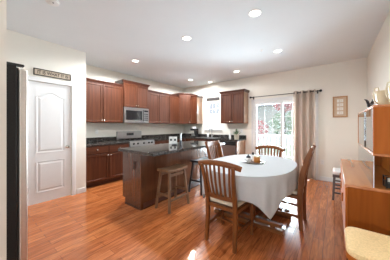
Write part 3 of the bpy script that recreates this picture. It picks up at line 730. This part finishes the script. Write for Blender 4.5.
def end_chair(label, loc, rz):
    t = thing('dining_chair', label, 'chair', loc, rz, 'dining chairs with low bowed backs')
    chair_common(t, 0.4)
    for s_ in (-1, 1):
        MB().bar([(s_*0.172, -0.225, 0), (s_*0.170, -0.195, 0.30), (s_*0.168, -0.20, 0.46), (s_*0.172, -0.25, 0.70), (s_*0.188, -0.292, 0.875)],
                 [0.036, 0.042, 0.042, 0.036, 0.032], [0.036, 0.046, 0.046, 0.036, 0.028], up=(0, 1, 0)).build('leg', 'chair', t, bevel=0.005)
    def rl(x, z): return -0.285 - 0.055*(1-(x/0.25)**2) + 0.02
    pts = [(x, rl(x, 0)+0.02, 0.866+0.042*(1-(x/0.25)**2)) for x in [(-0.255+0.051*k) for k in range(11)]]
    MB().sweep(pts, [[(0.022*cos(q), 0.030*sin(q)) for q in [2*pi*i/10 for i in range(10)]] for _ in pts]).build('top_rail', 'chair_h', t, smooth=True)
    pts2 = [(x, -0.205-0.025*(1-(x/0.18)**2), 0.525) for x in [(-0.165+0.033*k) for k in range(11)]]
    MB().bar(pts2, 0.022, 0.045).build('back_rail', 'chair_h', t, bevel=0.004)
    for k in range(6):
        u = -1+2*(k+0.5)/6
        x0 = u*0.145; x1 = u*0.172
        y0 = -0.205-0.025*(1-(x0/0.18)**2); y1 = rl(x1, 0)+0.02
        MB().bar([(x0, y0, 0.545), (x0*0.6+x1*0.4, y0*0.62+y1*0.38-0.012, 0.69), (x1, y1, 0.880+0.028*(1-u*u))], 0.024, 0.011, up=(0, 1, 0)).build('slat', 'chair', t, bevel=0.002)
    return t
def side_chair(label, loc, rz):
    t = thing('dining_chair', label, 'chair', loc, rz, 'dining chairs with tall flat-topped backs')
    chair_common(t, 0.4)
    path = lambda s_: [(s_*0.168, -0.212, 0), (s_*0.170, -0.198, 0.30), (s_*0.176, -0.20, 0.46), (s_*0.186, -0.226, 0.70), (s_*0.195, -0.278, 0.90), (s_*0.20, -0.325, 1.03)]
    for s_ in (-1, 1):
        MB().bar(path(s_), [0.036, 0.042, 0.042, 0.036, 0.032, 0.028], [0.040, 0.055, 0.060, 0.058, 0.050, 0.034], up=(0, 1, 0)).build('leg', 'chair', t, bevel=0.005)
    pts = [(x, -0.30-0.022*(1-(x/0.2)**2), 0.985) for x in [(-0.183+0.0366*k) for k in range(11)]]
    MB().bar(pts, 0.024, 0.075).build('top_rail', 'chair_h', t, bevel=0.005)
    pts2 = [(x, -0.203-0.018*(1-(x/0.18)**2), 0.535) for x in [(-0.158+0.0316*k) for k in range(11)]]
    MB().bar(pts2, 0.022, 0.045).build('back_rail', 'chair_h', t, bevel=0.004)
    for k in range(6):
        u = -1+2*(k+0.5)/6; x0 = u*0.150; x1 = u*0.172
        MB().bar([(x0, -0.218+0.012*u*u, 0.55), (x0, -0.252+0.014*u*u, 0.70), (x1, -0.292+0.017*u*u, 0.86), (x1, -0.310+0.018*u*u, 0.95)], 0.038, 0.011, up=(0, 1, 0)).build('slat', 'chair', t, bevel=0.002)
    return t
end_chair('low-backed cherry dining chair nearest the camera, seen from behind', (-0.98, 1.925, 0), 0)
end_chair('low-backed cherry dining chair at the far end of the table before the sliding door', (-0.95, 3.20, 0), pi)
side_chair('tall-backed cherry dining chair on the right side of the table, seen edge-on', (-0.540, 2.73, 0), pi/2)
side_chair('tall-backed cherry dining chair between the table and the kitchen island', (-1.39, 2.71, 0), -pi/2)

# ---------------------------------------------------------------- things on the table
ZC = TZ+0.0035
t = thing('serving_tray', 'round dark tray in the middle of the white tablecloth', 'tray', (-0.93, 2.57, ZC))
MB().lathe([(0, 0), (0.135, 0), (0.15, 0.012), (0.146, 0.013), (0.132, 0.005), (0, 0.005)], 36).build('dish', 'darkw', t, smooth=True)
MB().lathe([(0.147, 0.0125), (0.150, 0.0125), (0.151, 0.016), (0.147, 0.016)], 36).build('rim_band', 'nickel', t)
t = thing('sugar_jar', 'small clear jar with a dark dome lid on the table tray', 'jar', (-0.985, 2.53, ZC+0.0055))
MB().lathe([(0, 0), (0.03, 0), (0.036, 0.02), (0.034, 0.05), (0.026, 0.062), (0, 0.062)], 20).build('bowl', 'ceramic', t, smooth=True)
MB().lathe([(0.03, 0.0625), (0.028, 0.08), (0.012, 0.094), (0.007, 0.096), (0.009, 0.106), (0, 0.11)], 20).build('lid', 'bluegrey', t, smooth=True)
t = thing('candle_jar', 'amber candle in a wide jar with a pale cork top on the table tray', 'candle', (-0.885, 2.60, ZC+0.0055))
MB().lathe([(0, 0), (0.042, 0), (0.044, 0.004), (0.044, 0.072), (0, 0.072)], 24).build('wax_jar', 'amber', t, smooth=True)
MB().lathe([(0, 0.0725), (0.041, 0.0725), (0.043, 0.082), (0.036, 0.094), (0, 0.096)], 24).build('top', 'creamware', t, smooth=True)
t = thing('pepper_mill', 'slim black pepper shaker behind the jar and candle on the tray', 'pepper shaker', (-0.965, 2.66, ZC+0.0055))
MB().lathe([(0, 0), (0.018, 0), (0.016, 0.03), (0.012, 0.06), (0.015, 0.085), (0, 0.09)], 16).build('body', 'ceramic', t, smooth=True)
MB().lathe([(0.014, 0.0905), (0.016, 0.10), (0.014, 0.125), (0, 0.132)], 16).build('cap', 'black', t, smooth=True)

# ---------------------------------------------------------------- refrigerator, sign
def fridge():
    t = thing('refrigerator', 'black-sided stainless refrigerator seen edge-on at the left', 'refrigerator', (-1.91, 0, 0))
    MB().box(-0.90, 0, -0.44, 0.254, 0.02, 1.755).build('body', 'fridge_side', t, bevel=0.004)
    MB().box(-0.89, -0.012, 0.255, 0.267, 0.05, 1.74).build('gasket', 'gasket', t)
    for x0, x1 in ((-0.90, -0.453), (-0.447, 0.0)):
        d = MB().box(x0, x1, 0.2675, 0.318, 0.06, 1.735).build('door', 'fridge_steel', t, bevel=0.012, seg=4)
        hx = -0.49 if x1 < -0.4 else -0.41
        MB().tube([(hx, 0.319, 0.7), (hx, 0.36, 0.72), (hx, 0.36, 1.4), (hx, 0.319, 1.42)], 0.012, 10, up=(1, 0, 0)).build('handle', 'steel', d, smooth=True)
    MB().box(-0.06, -0.01, 0.20, 0.30, 1.7555, 1.772).build('hinge_cover', 'black', t, bevel=0.004)
    for x in (-0.85, -0.05):
        for y in (-0.38, 0.18): MB().box(x-0.02, x+0.02, y-0.02, y+0.02, 0, 0.0195).build('foot', 'black', t)
fridge()
def door_sign():
    y0, y1, zc = 0.755, 1.225, 0
    t = thing('wall_sign', 'narrow wooden word sign hanging above the white pantry door', 'sign', (XP+0.001, 0.972, 2.185))
    MB().box(0, 0.014, -0.248, 0.248, -0.042, 0.042).build('board', 'signwood', t, bevel=0.002)
    for a in ((-0.262, 0.262, 0.0425, 0.056), (-0.262, 0.262, -0.056, -0.0425), (-0.262, -0.2485, -0.042, 0.042), (0.2485, 0.262, -0.042, 0.042)):
        MB().box(0, 0.022, *a).build('frame', 'signdark', t, bevel=0.002)
    lettering('lettering', 'IT IS WHAT IT IS', 0.078, 'signdark', t, (0.0145, 0, -0.002), (pi/2, 0, pi/2), 0.0008, sx=0.76)
door_sign()

# ---------------------------------------------------------------- curtain, rod, picture, outlets
def curtain():
    t = thing('curtain', 'long taupe grommet curtain pulled to the right of the sliding door', 'curtain', (0, YB-0.10, 0))
    x0, x1 = -0.84, -0.36; n = 90; m = MB(); rows = []
    for j in range(24):
        z = 2.165-(2.165-0.02)*j/23
        row = []
        for i in range(n+1):
            u = i/n; ph = u*2*pi*3.5
            a = 0.058*(1-0.15*sin(j*0.2)); row.append(m.bm.verts.new((x0+(x1-x0)*u + 0.010*sin(ph*0.5+j*0.12)*j/23, a*cos(ph)+0.004*sin(j*0.7+u*9), z)))
        rows.append(row)
    for a, b in zip(rows, rows[1:]):
        for i in range(n): m.bm.faces.new((a[i], a[i+1], b[i+1], b[i]))
    o = m.build('cloth', 'curtain', t, smooth=True)
    sd = o.modifiers.new('thick', 'SOLIDIFY'); sd.thickness = 0.002
    for k in range(7):
        u = (k+0.5)/7; ph = u*2*pi*3.5
        g = MB(); x = x0+(x1-x0)*u; n2 = 16
        rg = []
        for i in range(n2):
            a = 2*pi*i/n2; rg.append([g.bm.verts.new(((0.027+0.005*cos(b))*cos(a), 0.004*sin(b), (0.027+0.005*cos(b))*sin(a))) for b in (0, pi/2, pi, 3*pi/2)])
        for i in range(n2):
            for b in range(4): g.bm.faces.new((rg[i][b], rg[(i+1) % n2][b], rg[(i+1) % n2][(b+1) % 4], rg[i][(b+1) % 4]))
        g.xf(Matrix.Translation((x, 0, 2.12)) @ Matrix.Rotation(pi/2*(0.85 if k % 2 else -0.85), 4, 'Z'))
        g.build('grommet', 'iron', t, smooth=True)
curtain()
def rod():
    t = thing('curtain_rod', 'thin dark metal curtain rod with round finials above the sliding door', 'curtain rod', (0, YB-0.10, 2.12))
    MB().tube([(-1.895, 0, 0), (-0.30, 0, 0)], 0.009, 12, up=(0, 1, 0)).build('pole', 'iron', t, smooth=True)
    for x, s_ in ((-1.895, -1), (-0.30, 1)):
        f = MB().lathe([(0, 0), (0.012, 0), (0.014, 0.01), (0.028, 0.03), (0.030, 0.045), (0.02, 0.062), (0, 0.068)], 16)
        f.xf(Matrix.Translation((x, 0, 0)) @ Matrix.Rotation(s_*pi/2, 4, 'Y')); f.build('finial', 'iron', t, smooth=True)
    for x in (-1.875, -0.325):
        b = MB().bar([(x, 0.005, -0.012), (x, 0.085, -0.012)], 0.012, 0.014).build('bracket', 'iron', t)
        MB().box(x-0.014, x+0.014, 0.085, 0.098, -0.05, 0.03).build('plate', 'iron', b)
rod()
def picture():
    t = thing('picture_frame', 'small wood-framed print with four pale rows on the back wall', 'picture', (0.095, YB-0.001, 1.725))
    w, h = 0.132, 0.238
    for a in ((-w, -w+0.026, -h, h), (w-0.026, w, -h, h), (-w+0.0265, w-0.0265, h-0.026, h), (-w+0.0265, w-0.0265, -h, -h+0.026)):
        MB().box(a[0], a[1], -0.022, 0, a[2], a[3]).build('frame', 'oak', t, bevel=0.004)
    p = MB().box(-w+0.026, w-0.026, -0.010, 0, -h+0.026, h-0.026).build('mount', 'mat', t)
    for j in range(4):
        z = 0.135-j*0.09
        m = MB()
        m.box(-0.055, 0.055, -0.0125, -0.0105, z-0.034, z+0.034)
        m.build('pale_card', 'paper', p)
        m = MB().box(-0.016, -0.009, -0.0135, -0.0126, z-0.026, z+0.026); m.build('dark_stroke', 'mat', p)
        m = MB().box(0.014, 0.020, -0.0135, -0.0126, z-0.02, z+0.02); m.build('dark_stroke', 'mat', p)
picture()
def outlet(label, loc, rz, mat='outlet', cat='outlet'):
    t = thing('wall_outlet', label, cat, loc, rz)
    MB().box(-0.036, 0.036, -0.006, 0, -0.058, 0.058).build('plate', mat, t, bevel=0.002)
    for z in (-0.022, 0.022): MB().box(-0.016, 0.016, -0.008, -0.0062, z-0.014, z+0.014).build('socket', mat if mat != 'outlet' else 'white', t, bevel=0.001)
outlet('white outlet low on the back wall right of the curtain', (-0.235, YB-0.001, 0.437), 0)
outlet('white outlet on the wall above the counter left of the range', (XK+0.001, 2.02, 1.16), K90)
outlet('black outlet on the wall beside the pantry corner above the counter', (XK+0.001, 1.72, 1.13), K90, 'black')
outlet('white outlet above the counter beneath the lone upper cabinet', (-2.25, YB-0.001, 1.14), 0)

# ---------------------------------------------------------------- things on the counters
t = thing('wall_plaque', 'dark carved plaque resting along the top of the sink window', 'plaque', (-3.28, YB-0.001, 2.21))
MB().box(-0.26, 0.26, -0.02, 0, -0.05, 0.05).build('board', 'signdark', t, bevel=0.004)
for k in range(5): MB().lathe([(0, 0), (0.026, 0), (0.02, 0.006), (0, 0.008)], 10).xf(Matrix.Translation((-0.2+0.1*k, -0.0205, 0)) @ Matrix.Rotation(pi/2, 4, 'X')).build('rosette', 'bluegrey', t)
def faucet():
    t = thing('kitchen_faucet', 'chrome gooseneck faucet behind the sink below the window', 'faucet', (-3.26, YB-0.10, 0.9125))
    MB().lathe([(0, 0), (0.028, 0), (0.026, 0.02), (0.018, 0.035), (0.016, 0.08), (0, 0.08)], 18).build('base', 'steel', t, smooth=True)
    pts = [(0, 0, 0.08), (0, 0, 0.22)]+[(0, -0.08+0.08*cos(a), 0.22+0.08*sin(a)) for a in [pi*k/8 for k in range(1, 9)]]+[(0, -0.16, 0.18)]
    MB().tube(pts, 0.012, 12, up=(1, 0, 0)).build('spout', 'steel', t, smooth=True)
    MB().tube([(0.016, 0, 0.05), (0.05, 0, 0.06), (0.075, 0, 0.10)], 0.006, 8, up=(0, 1, 0)).build('lever', 'steel', t, smooth=True)
faucet()
def sink():
    t = thing('kitchen_sink', 'stainless steel sink bowl set into the counter under the window', 'sink', (-3.26, YB-0.33, 0.9125))
    m = MB(); framed(m, -0.36, 0.36, -0.2, 0.2, 0, 0.006, 0.02); m.xf(Matrix(((1, 0, 0, 0), (0, 0, 1, 0), (0, 1, 0, 0), (0, 0, 0, 1)))); m.build('rim', 'steel', t, bevel=0.002)
    MB().box(-0.339, 0.339, -0.179, 0.179, 0.0003, 0.002).build('bowl', 'bluegrey', t)
sink()
t = thing('soap_dispenser', 'small white soap bottle standing just left of the faucet', 'soap bottle', (-3.40, YB-0.12, 0.9125))
MB().lathe([(0, 0), (0.03, 0), (0.032, 0.01), (0.032, 0.10), (0.015, 0.125), (0, 0.126)], 18).build('bottle', 'ceramic', t, smooth=True)
MB().tube([(0, 0, 0.1265), (0, 0, 0.165), (0, -0.035, 0.165)], 0.006, 8, up=(1, 0, 0)).build('pump', 'steel', t, smooth=True)
t = thing('lotion_bottle', 'slim white bottle on the counter left of the potted herb', 'bottle', (-2.49, YB-0.30, 0.9125))
MB().lathe([(0, 0), (0.03, 0), (0.032, 0.01), (0.030, 0.12), (0.014, 0.15), (0, 0.151)], 18).build('bottle', 'ceramic', t, smooth=True)
MB().lathe([(0, 0.1515), (0.012, 0.1515), (0.011, 0.19), (0, 0.192)], 12).build('cap', 'white', t, smooth=True)
def plant():
    t = thing('potted_herb', 'small green plant in a cream pot at the end of the counter', 'plant', (-2.28, YB-0.30, 0.9125))
    MB().lathe([(0, 0), (0.06, 0), (0.078, 0.12), (0.082, 0.125), (0.082, 0.14), (0.072, 0.14), (0.068, 0.12), (0, 0.118)], 24).build('pot', 'potc', t, smooth=True)
    MB().lathe([(0, 0.1185), (0.066, 0.1185), (0.066, 0.124), (0, 0.126)], 20).build('soil', 'soil', t)
    m = MB()
    for k in range(130):
        a = random.uniform(0, 2*pi); r = random.uniform(0.0, 0.14); z = 0.135+random.uniform(0.0, 0.15)*(1.2-r/0.16)
        c = Vector((r*cos(a), r*sin(a), z)); d = Vector((cos(a), sin(a), random.uniform(0.1, 1.0))).normalized(); sd = d.cross(Vector((0, 0, 1))).normalized()
        s_ = random.uniform(0.018, 0.034)
        m.bm.faces.new([m.bm.verts.new(c-d*s_), m.bm.verts.new(c+sd*s_*0.5), m.bm.verts.new(c+d*s_), m.bm.verts.new(c-sd*s_*0.5)])
    m.build('leaves', 'leaf', t)
    for k in range(7):
        a = k*0.9; MB().tube([(0.015*cos(a), 0.015*sin(a), 0.125), (0.05*cos(a), 0.05*sin(a), 0.20)], 0.002, 6).build('stem', 'leaf', t)
plant()
def coffee():
    t = thing('coffee_maker', 'black coffee maker with a white top in the counter corner', 'coffee maker', (-3.90, YB-0.24, 0.9125), -0.45)
    MB().box(-0.085, 0.085, -0.12, 0.12, 0, 0.035).build('base', 'black', t, bevel=0.008)
    MB().box(-0.085, 0.085, 0.03, 0.12, 0.0355, 0.22).build('tower', 'black', t, bevel=0.01)
    MB().box(-0.085, 0.085, -0.12, 0.12, 0.2205, 0.29).build('brew_head', 'black', t, bevel=0.012)
    MB().lathe([(0, 0.2905), (0.07, 0.2905), (0.068, 0.34), (0.05, 0.362), (0, 0.365)], 20).build('lid', 'ceramic', t, smooth=True)
    MB().lathe([(0, 0.036), (0.055, 0.036), (0.06, 0.06), (0.045, 0.13), (0.048, 0.145), (0, 0.145)], 20, (0, -0.05, 0)).build('carafe', 'steel', t, smooth=True)
coffee()
def card_stand():
    t = thing('card_stand', 'white two-sided stand with two dark pictures on the island', 'picture stand', (-2.70, 2.73, 0.9185), R(38))
    MB().box(-0.085, 0.085, -0.03, 0.03, 0, 0.012).build('base', 'ceramic', t, bevel=0.003)
    for s_ in (-1, 1):
        f = MB().box(s_*0.043-0.041, s_*0.043+0.041, -0.008, 0.008, 0.0125, 0.15).build('panel', 'ceramic', t, bevel=0.002)
        MB().box(s_*0.043-0.020, s_*0.043+0.020, -0.0105, -0.0085, 0.06, 0.105).build('picture', 'bluegrey', f)
card_stand()
t = thing('pump_bottle', 'slim bottle with dark base and silver pump neck on the island', 'bottle', (-2.42, 2.66, 0.9185))
MB().lathe([(0, 0), (0.026, 0), (0.027, 0.01), (0.026, 0.075), (0.02, 0.09), (0, 0.091)], 18).build('base', 'bluegrey', t, smooth=True)
MB().lathe([(0, 0.0915), (0.017, 0.0915), (0.015, 0.2), (0.02, 0.205), (0.02, 0.235), (0, 0.238)], 18).build('neck', 'steel', t, smooth=True)
t = thing('small_dish', 'little dark dish lying in front of the white stand on the island', 'dish', (-2.50, 2.56, 0.9185))
MB().lathe([(0, 0), (0.04, 0), (0.065, 0.018), (0.062, 0.02), (0.038, 0.005), (0, 0.005)], 24).build('bowl', 'bluegrey', t, smooth=True)
MB().lathe([(0.062, 0.0205), (0.067, 0.0205), (0.067, 0.023), (0.062, 0.023)], 24).build('rim', 'steel', t, smooth=True)

# ---------------------------------------------------------------- teak hutch on the right
HX0, HX1, HY0, HY1 = 0.075, XR-0.02, 2.20, 3.86
def hutch():
    t = thing('hutch', 'teak sideboard hutch with glass-fronted upper case along the right wall', 'hutch', (0, 0, 0))
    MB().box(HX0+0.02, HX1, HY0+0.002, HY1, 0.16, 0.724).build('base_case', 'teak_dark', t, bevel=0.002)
    MB().box(HX0, HX1, HY0, HY1, 0.7245, 0.75).build('counter', 'teak_h', t, bevel=0.003)
    n = 3; w = (HY1-HY0)/n
    for k in range(n):
        y = HY0+k*w
        d = MB().box(HX0+0.002, HX0+0.0195, y+0.004, y+w-0.004, 0.17, 0.715).build('door', 'teak', t, bevel=0.002)
        MB().box(HX0-0.012, HX0+0.0015, y+w-0.05, y+w-0.035, 0.42, 0.52).build('pull', 'teak', d, bevel=0.003)
    for x in (HX0+0.06, HX1-0.06):
        for y in (HY0+0.08, HY1-0.08): MB().tube([(x, y, 0), (x, y, 0.1595)], [0.014, 0.022], 12, up=(0, 1, 0)).build('leg', 'teak', t, smooth=True)
    ux0, uy0, uy1, z0, z1 = 0.266, HY0+0.012, 3.54, 1.03, 1.478
    # lower niche
    MB().box(ux0+0.002, ux0+0.008, uy0, uy0+0.006, 0.7505, z0-0.0005).build('post', 'white', t)
    MB().box(ux0+0.003, ux0+0.008, uy0+0.0065, uy1-0.021, 0.7505, z0-0.0005).build('glass_panel', 'cabglass', t)
    MB().box(ux0+0.004, HX1, uy1-0.02, uy1, 0.7505, z0-0.0005).build('niche_side', 'teak', t)
    MB().box(HX1-0.015, HX1, uy0+0.021, uy1-0.021, 0.7505, z0-0.0005).build('niche_back', 'teak', t)
    MB().box(ux0, HX1, uy0, uy1, z0, z0+0.02).build('bottom_board', 'teak_h', t, bevel=0.002)
    MB().box(ux0, HX1, uy0, uy1, z1-0.02, z1).build('top_board', 'teak_h', t, bevel=0.002)
    MB().box(ux0, HX1, uy0, uy0+0.022, z0+0.0205, z1-0.0205).build('side', 'teak', t, bevel=0.002)
    MB().box(ux0, HX1, uy1-0.022, uy1, z0+0.0205, z1-0.0205).build('side', 'teak', t, bevel=0.002)
    MB().box(HX1-0.012, HX1, uy0+0.023, uy1-0.023, z0+0.0205, z1-0.0205).build('back', 'teak', t)
    MB().box(ux0+0.03, HX1-0.013, uy0+0.023, uy1-0.023, 1.25, 1.265).build('shelf', 'teak_h', t)
    ym = (uy0+uy1)/2
    for a, b, x in ((uy0+0.024, ym+0.02, ux0+0.012), (ym-0.02, uy1-0.024, ux0+0.004)):
        MB().box(x, x+0.005, a, b, z0+0.021, z1-0.021).build('glass_door', 'cabglass', t)
hutch()
HT = 1.4785
def pitcher(label, x, y, rz, s=1.0):
    t = thing('pitcher', label, 'pitcher', (x, y, HT), rz, 'cream pitchers on the hutch')
    MB().lathe([(0, 0), (0.042*s, 0), (0.05*s, 0.01*s), (0.058*s, 0.06*s), (0.06*s, 0.10*s), (0.066*s, 0.15*s), (0.076*s, 0.165*s), (0.07*s, 0.166*s), (0.055*s, 0.10*s), (0.04*s, 0.012*s), (0, 0.012*s)], 24).build('body', 'creamware', t, smooth=True)
    pts = [(-0.058*s, 0, 0.03*s), (-0.095*s, 0, 0.06*s), (-0.11*s, 0, 0.12*s), (-0.095*s, 0, 0.19*s), (-0.06*s, 0, 0.20*s), (-0.05*s, 0, 0.158*s)]
    MB().tube(pts, 0.007*s, 10, up=(0, 1, 0)).build('handle', 'creamware', t, smooth=True)
    MB().tube([(0.062*s, 0, 0.15*s), (0.085*s, 0, 0.175*s)], [0.014*s, 0.007*s], 10, up=(0, 1, 0)).build('spout', 'creamware', t, smooth=True)
pitcher('tall cream pitcher with a looped handle on top of the hutch', 0.375, 2.50, R(38), 0.92)
pitcher('pale pitcher on the near corner of the hutch cut by the right edge', 0.44, 2.33, R(38), 1.0)
def bird():
    t = thing('bird_figurine', 'small black rooster figurine at the front edge of the hutch top', 'figurine', (0.33, 2.95, HT), R(60))
    pts = [(-0.045, 0, 0.075), (-0.025, 0, 0.05), (0.0, 0, 0.042), (0.025, 0, 0.052), (0.04, 0, 0.085), (0.048, 0, 0.105), (0.062, 0, 0.108)]
    MB().tube(pts, [0.006, 0.022, 0.032, 0.028, 0.015, 0.016, 0.004], 12, up=(0, 1, 0)).build('body', 'black', t, smooth=True, subsurf=1)
    m = MB()
    for k in range(5):
        a = 0.5+0.28*k
        m.bar([(-0.03, 0.004*(k-2), 0.06), (-0.05-0.02*cos(a), 0.008*(k-2), 0.08+0.035*sin(a)), (-0.07-0.015*cos(a), 0.010*(k-2), 0.075+0.05*sin(a))], 0.006, 0.010, up=(0, 1, 0))
    m.build('tail', 'bluegrey', t)
    MB().lathe([(0, 0), (0.028, 0), (0.026, 0.006), (0.008, 0.012), (0.007, 0.025), (0, 0.025)], 14).build('base', 'black', t, smooth=True)
    MB().prism([(0.04, 0.115), (0.06, 0.115), (0.058, 0.13), (0.05, 0.122), (0.044, 0.132)], -0.003, 0.003).xf(Matrix(((1, 0, 0, 0), (0, 0, 1, 0), (0, 1, 0, 0), (0, 0, 0, 1)))).build('comb', 'bluegrey', t)
bird()
def caddy():
    t = thing('letter_caddy', 'small black wire caddy on the counter of the hutch', 'caddy', (0.405, 2.31, 0.7505), R(5))
    w, d = 0.052, 0.045
    for z in (0.004, 0.05, 0.09):
        m = MB(); framed(m, -w, w, -d, d, z, z+0.006, 0.006); m.xf(Matrix(((1, 0, 0, 0), (0, 0, 1, 0), (0, 1, 0, 0), (0, 0, 0, 1)))); m.build('band', 'iron', t)
    for sx in (-1, 1):
        for sy in (-1, 1): MB().box(sx*w-0.004, sx*w+0.004, sy*d-0.004, sy*d+0.004, 0, 0.10).build('upright', 'iron', t)
    MB().box(-w+0.006, w-0.006, -d+0.006, d-0.006, 0.003, 0.045).build('tray', 'black', t)
    MB().box(-w+0.01, w-0.01, -0.012, 0.012, 0.0455, 0.085).build('note_pad', 'paper', t)
caddy()
# ---------------------------------------------------------------- woven chair in the foreground, chair beyond the hutch
def cord_seat_chair():
    t = thing('woven_chair', 'teak chair with a woven cord seat pushed against the near end of the hutch', 'chair', (0.30, 1.80, 0))
    def rr(a, b, r, n=6):
        pts = []
        for cx, cy, q in ((a-r, b-r, 0), (-a+r, b-r, 1), (-a+r, -b+r, 2), (a-r, -b+r, 3)):
            for k in range(n+1): th = pi/2*(q+k/n); pts.append((cx+r*cos(th), cy+r*sin(th)))
        return pts
    m = MB(); nx, ny = 24, 24; g = {}
    a, b, r = 0.235, 0.215, 0.08
    pts = rr(a, b, r); n = len(pts); rings = []
    for f, z in ((1.0, 0.415), (1.01, 0.432), (0.985, 0.447), (0.93, 0.452), (0.6, 0.443), (0.25, 0.438)):
        rings.append([m.bm.verts.new((x*f, y*f, z)) for x, y in pts])
    for p, q in zip(rings, rings[1:]):
        for k in range(n): m.bm.faces.new((p[k], p[(k+1) % n], q[(k+1) % n], q[k]))
    m.bm.faces.new(rings[-1]); m.bm.faces.new(rings[0][::-1])
    m.build('woven_seat', 'cord', t, smooth=True)
    fr = MB(); o1 = rr(a+0.004, b+0.004, r); fr.prism(o1, 0.375, 0.4145); fr.build('seat_frame', 'teak', t, bevel=0.006)
    for sx in (-1, 1):
        MB().tube([(sx*0.20, -0.17, 0), (sx*0.19, -0.165, 0.374)], [0.012, 0.019], 12, up=(0, 1, 0)).build('leg', 'teak', t, smooth=True)
        MB().tube([(sx*0.20, 0.18, 0), (sx*0.19, 0.165, 0.374)], [0.012, 0.019], 12, up=(0, 1, 0)).build('leg', 'teak', t, smooth=True)
        MB().tube([(sx*0.195, -0.166, 0.22), (sx*0.195, 0.17, 0.22)], 0.010, 10).build('stretcher', 'teak', t, smooth=True)
cord_seat_chair()
def white_chair():
    t = thing('cushioned_stool', 'dark wooden stool with a white seat half hidden behind the hutch', 'stool', (0.16, 4.13, 0))
    MB().box(-0.19, 0.19, -0.17, 0.17, 0.40, 0.445).build('seat_frame', 'darkw', t, bevel=0.005)
    MB().box(-0.19, 0.19, -0.17, 0.17, 0.4455, 0.51).build('cushion', 'whitefab', t, bevel=0.02, seg=4)
    for sx in (-1, 1):
        for sy in (-1, 1): MB().bar([(sx*0.185, sy*0.165, 0), (sx*0.165, sy*0.145, 0.3995)], [0.028, 0.036], [0.028, 0.036], up=(0, 1, 0)).build('leg', 'darkw', t, bevel=0.004)
        MB().bar([(sx*0.176, -0.155, 0.15), (sx*0.176, 0.155, 0.15)], 0.016, 0.026).build('stretcher', 'darkw', t)
    for sy in (-1, 1):
        for z in (0.13, 0.27): MB().bar([(-0.172, sy*0.153, z), (0.172, sy*0.153, z)], 0.016, 0.026).build('stretcher', 'darkw', t)
white_chair()
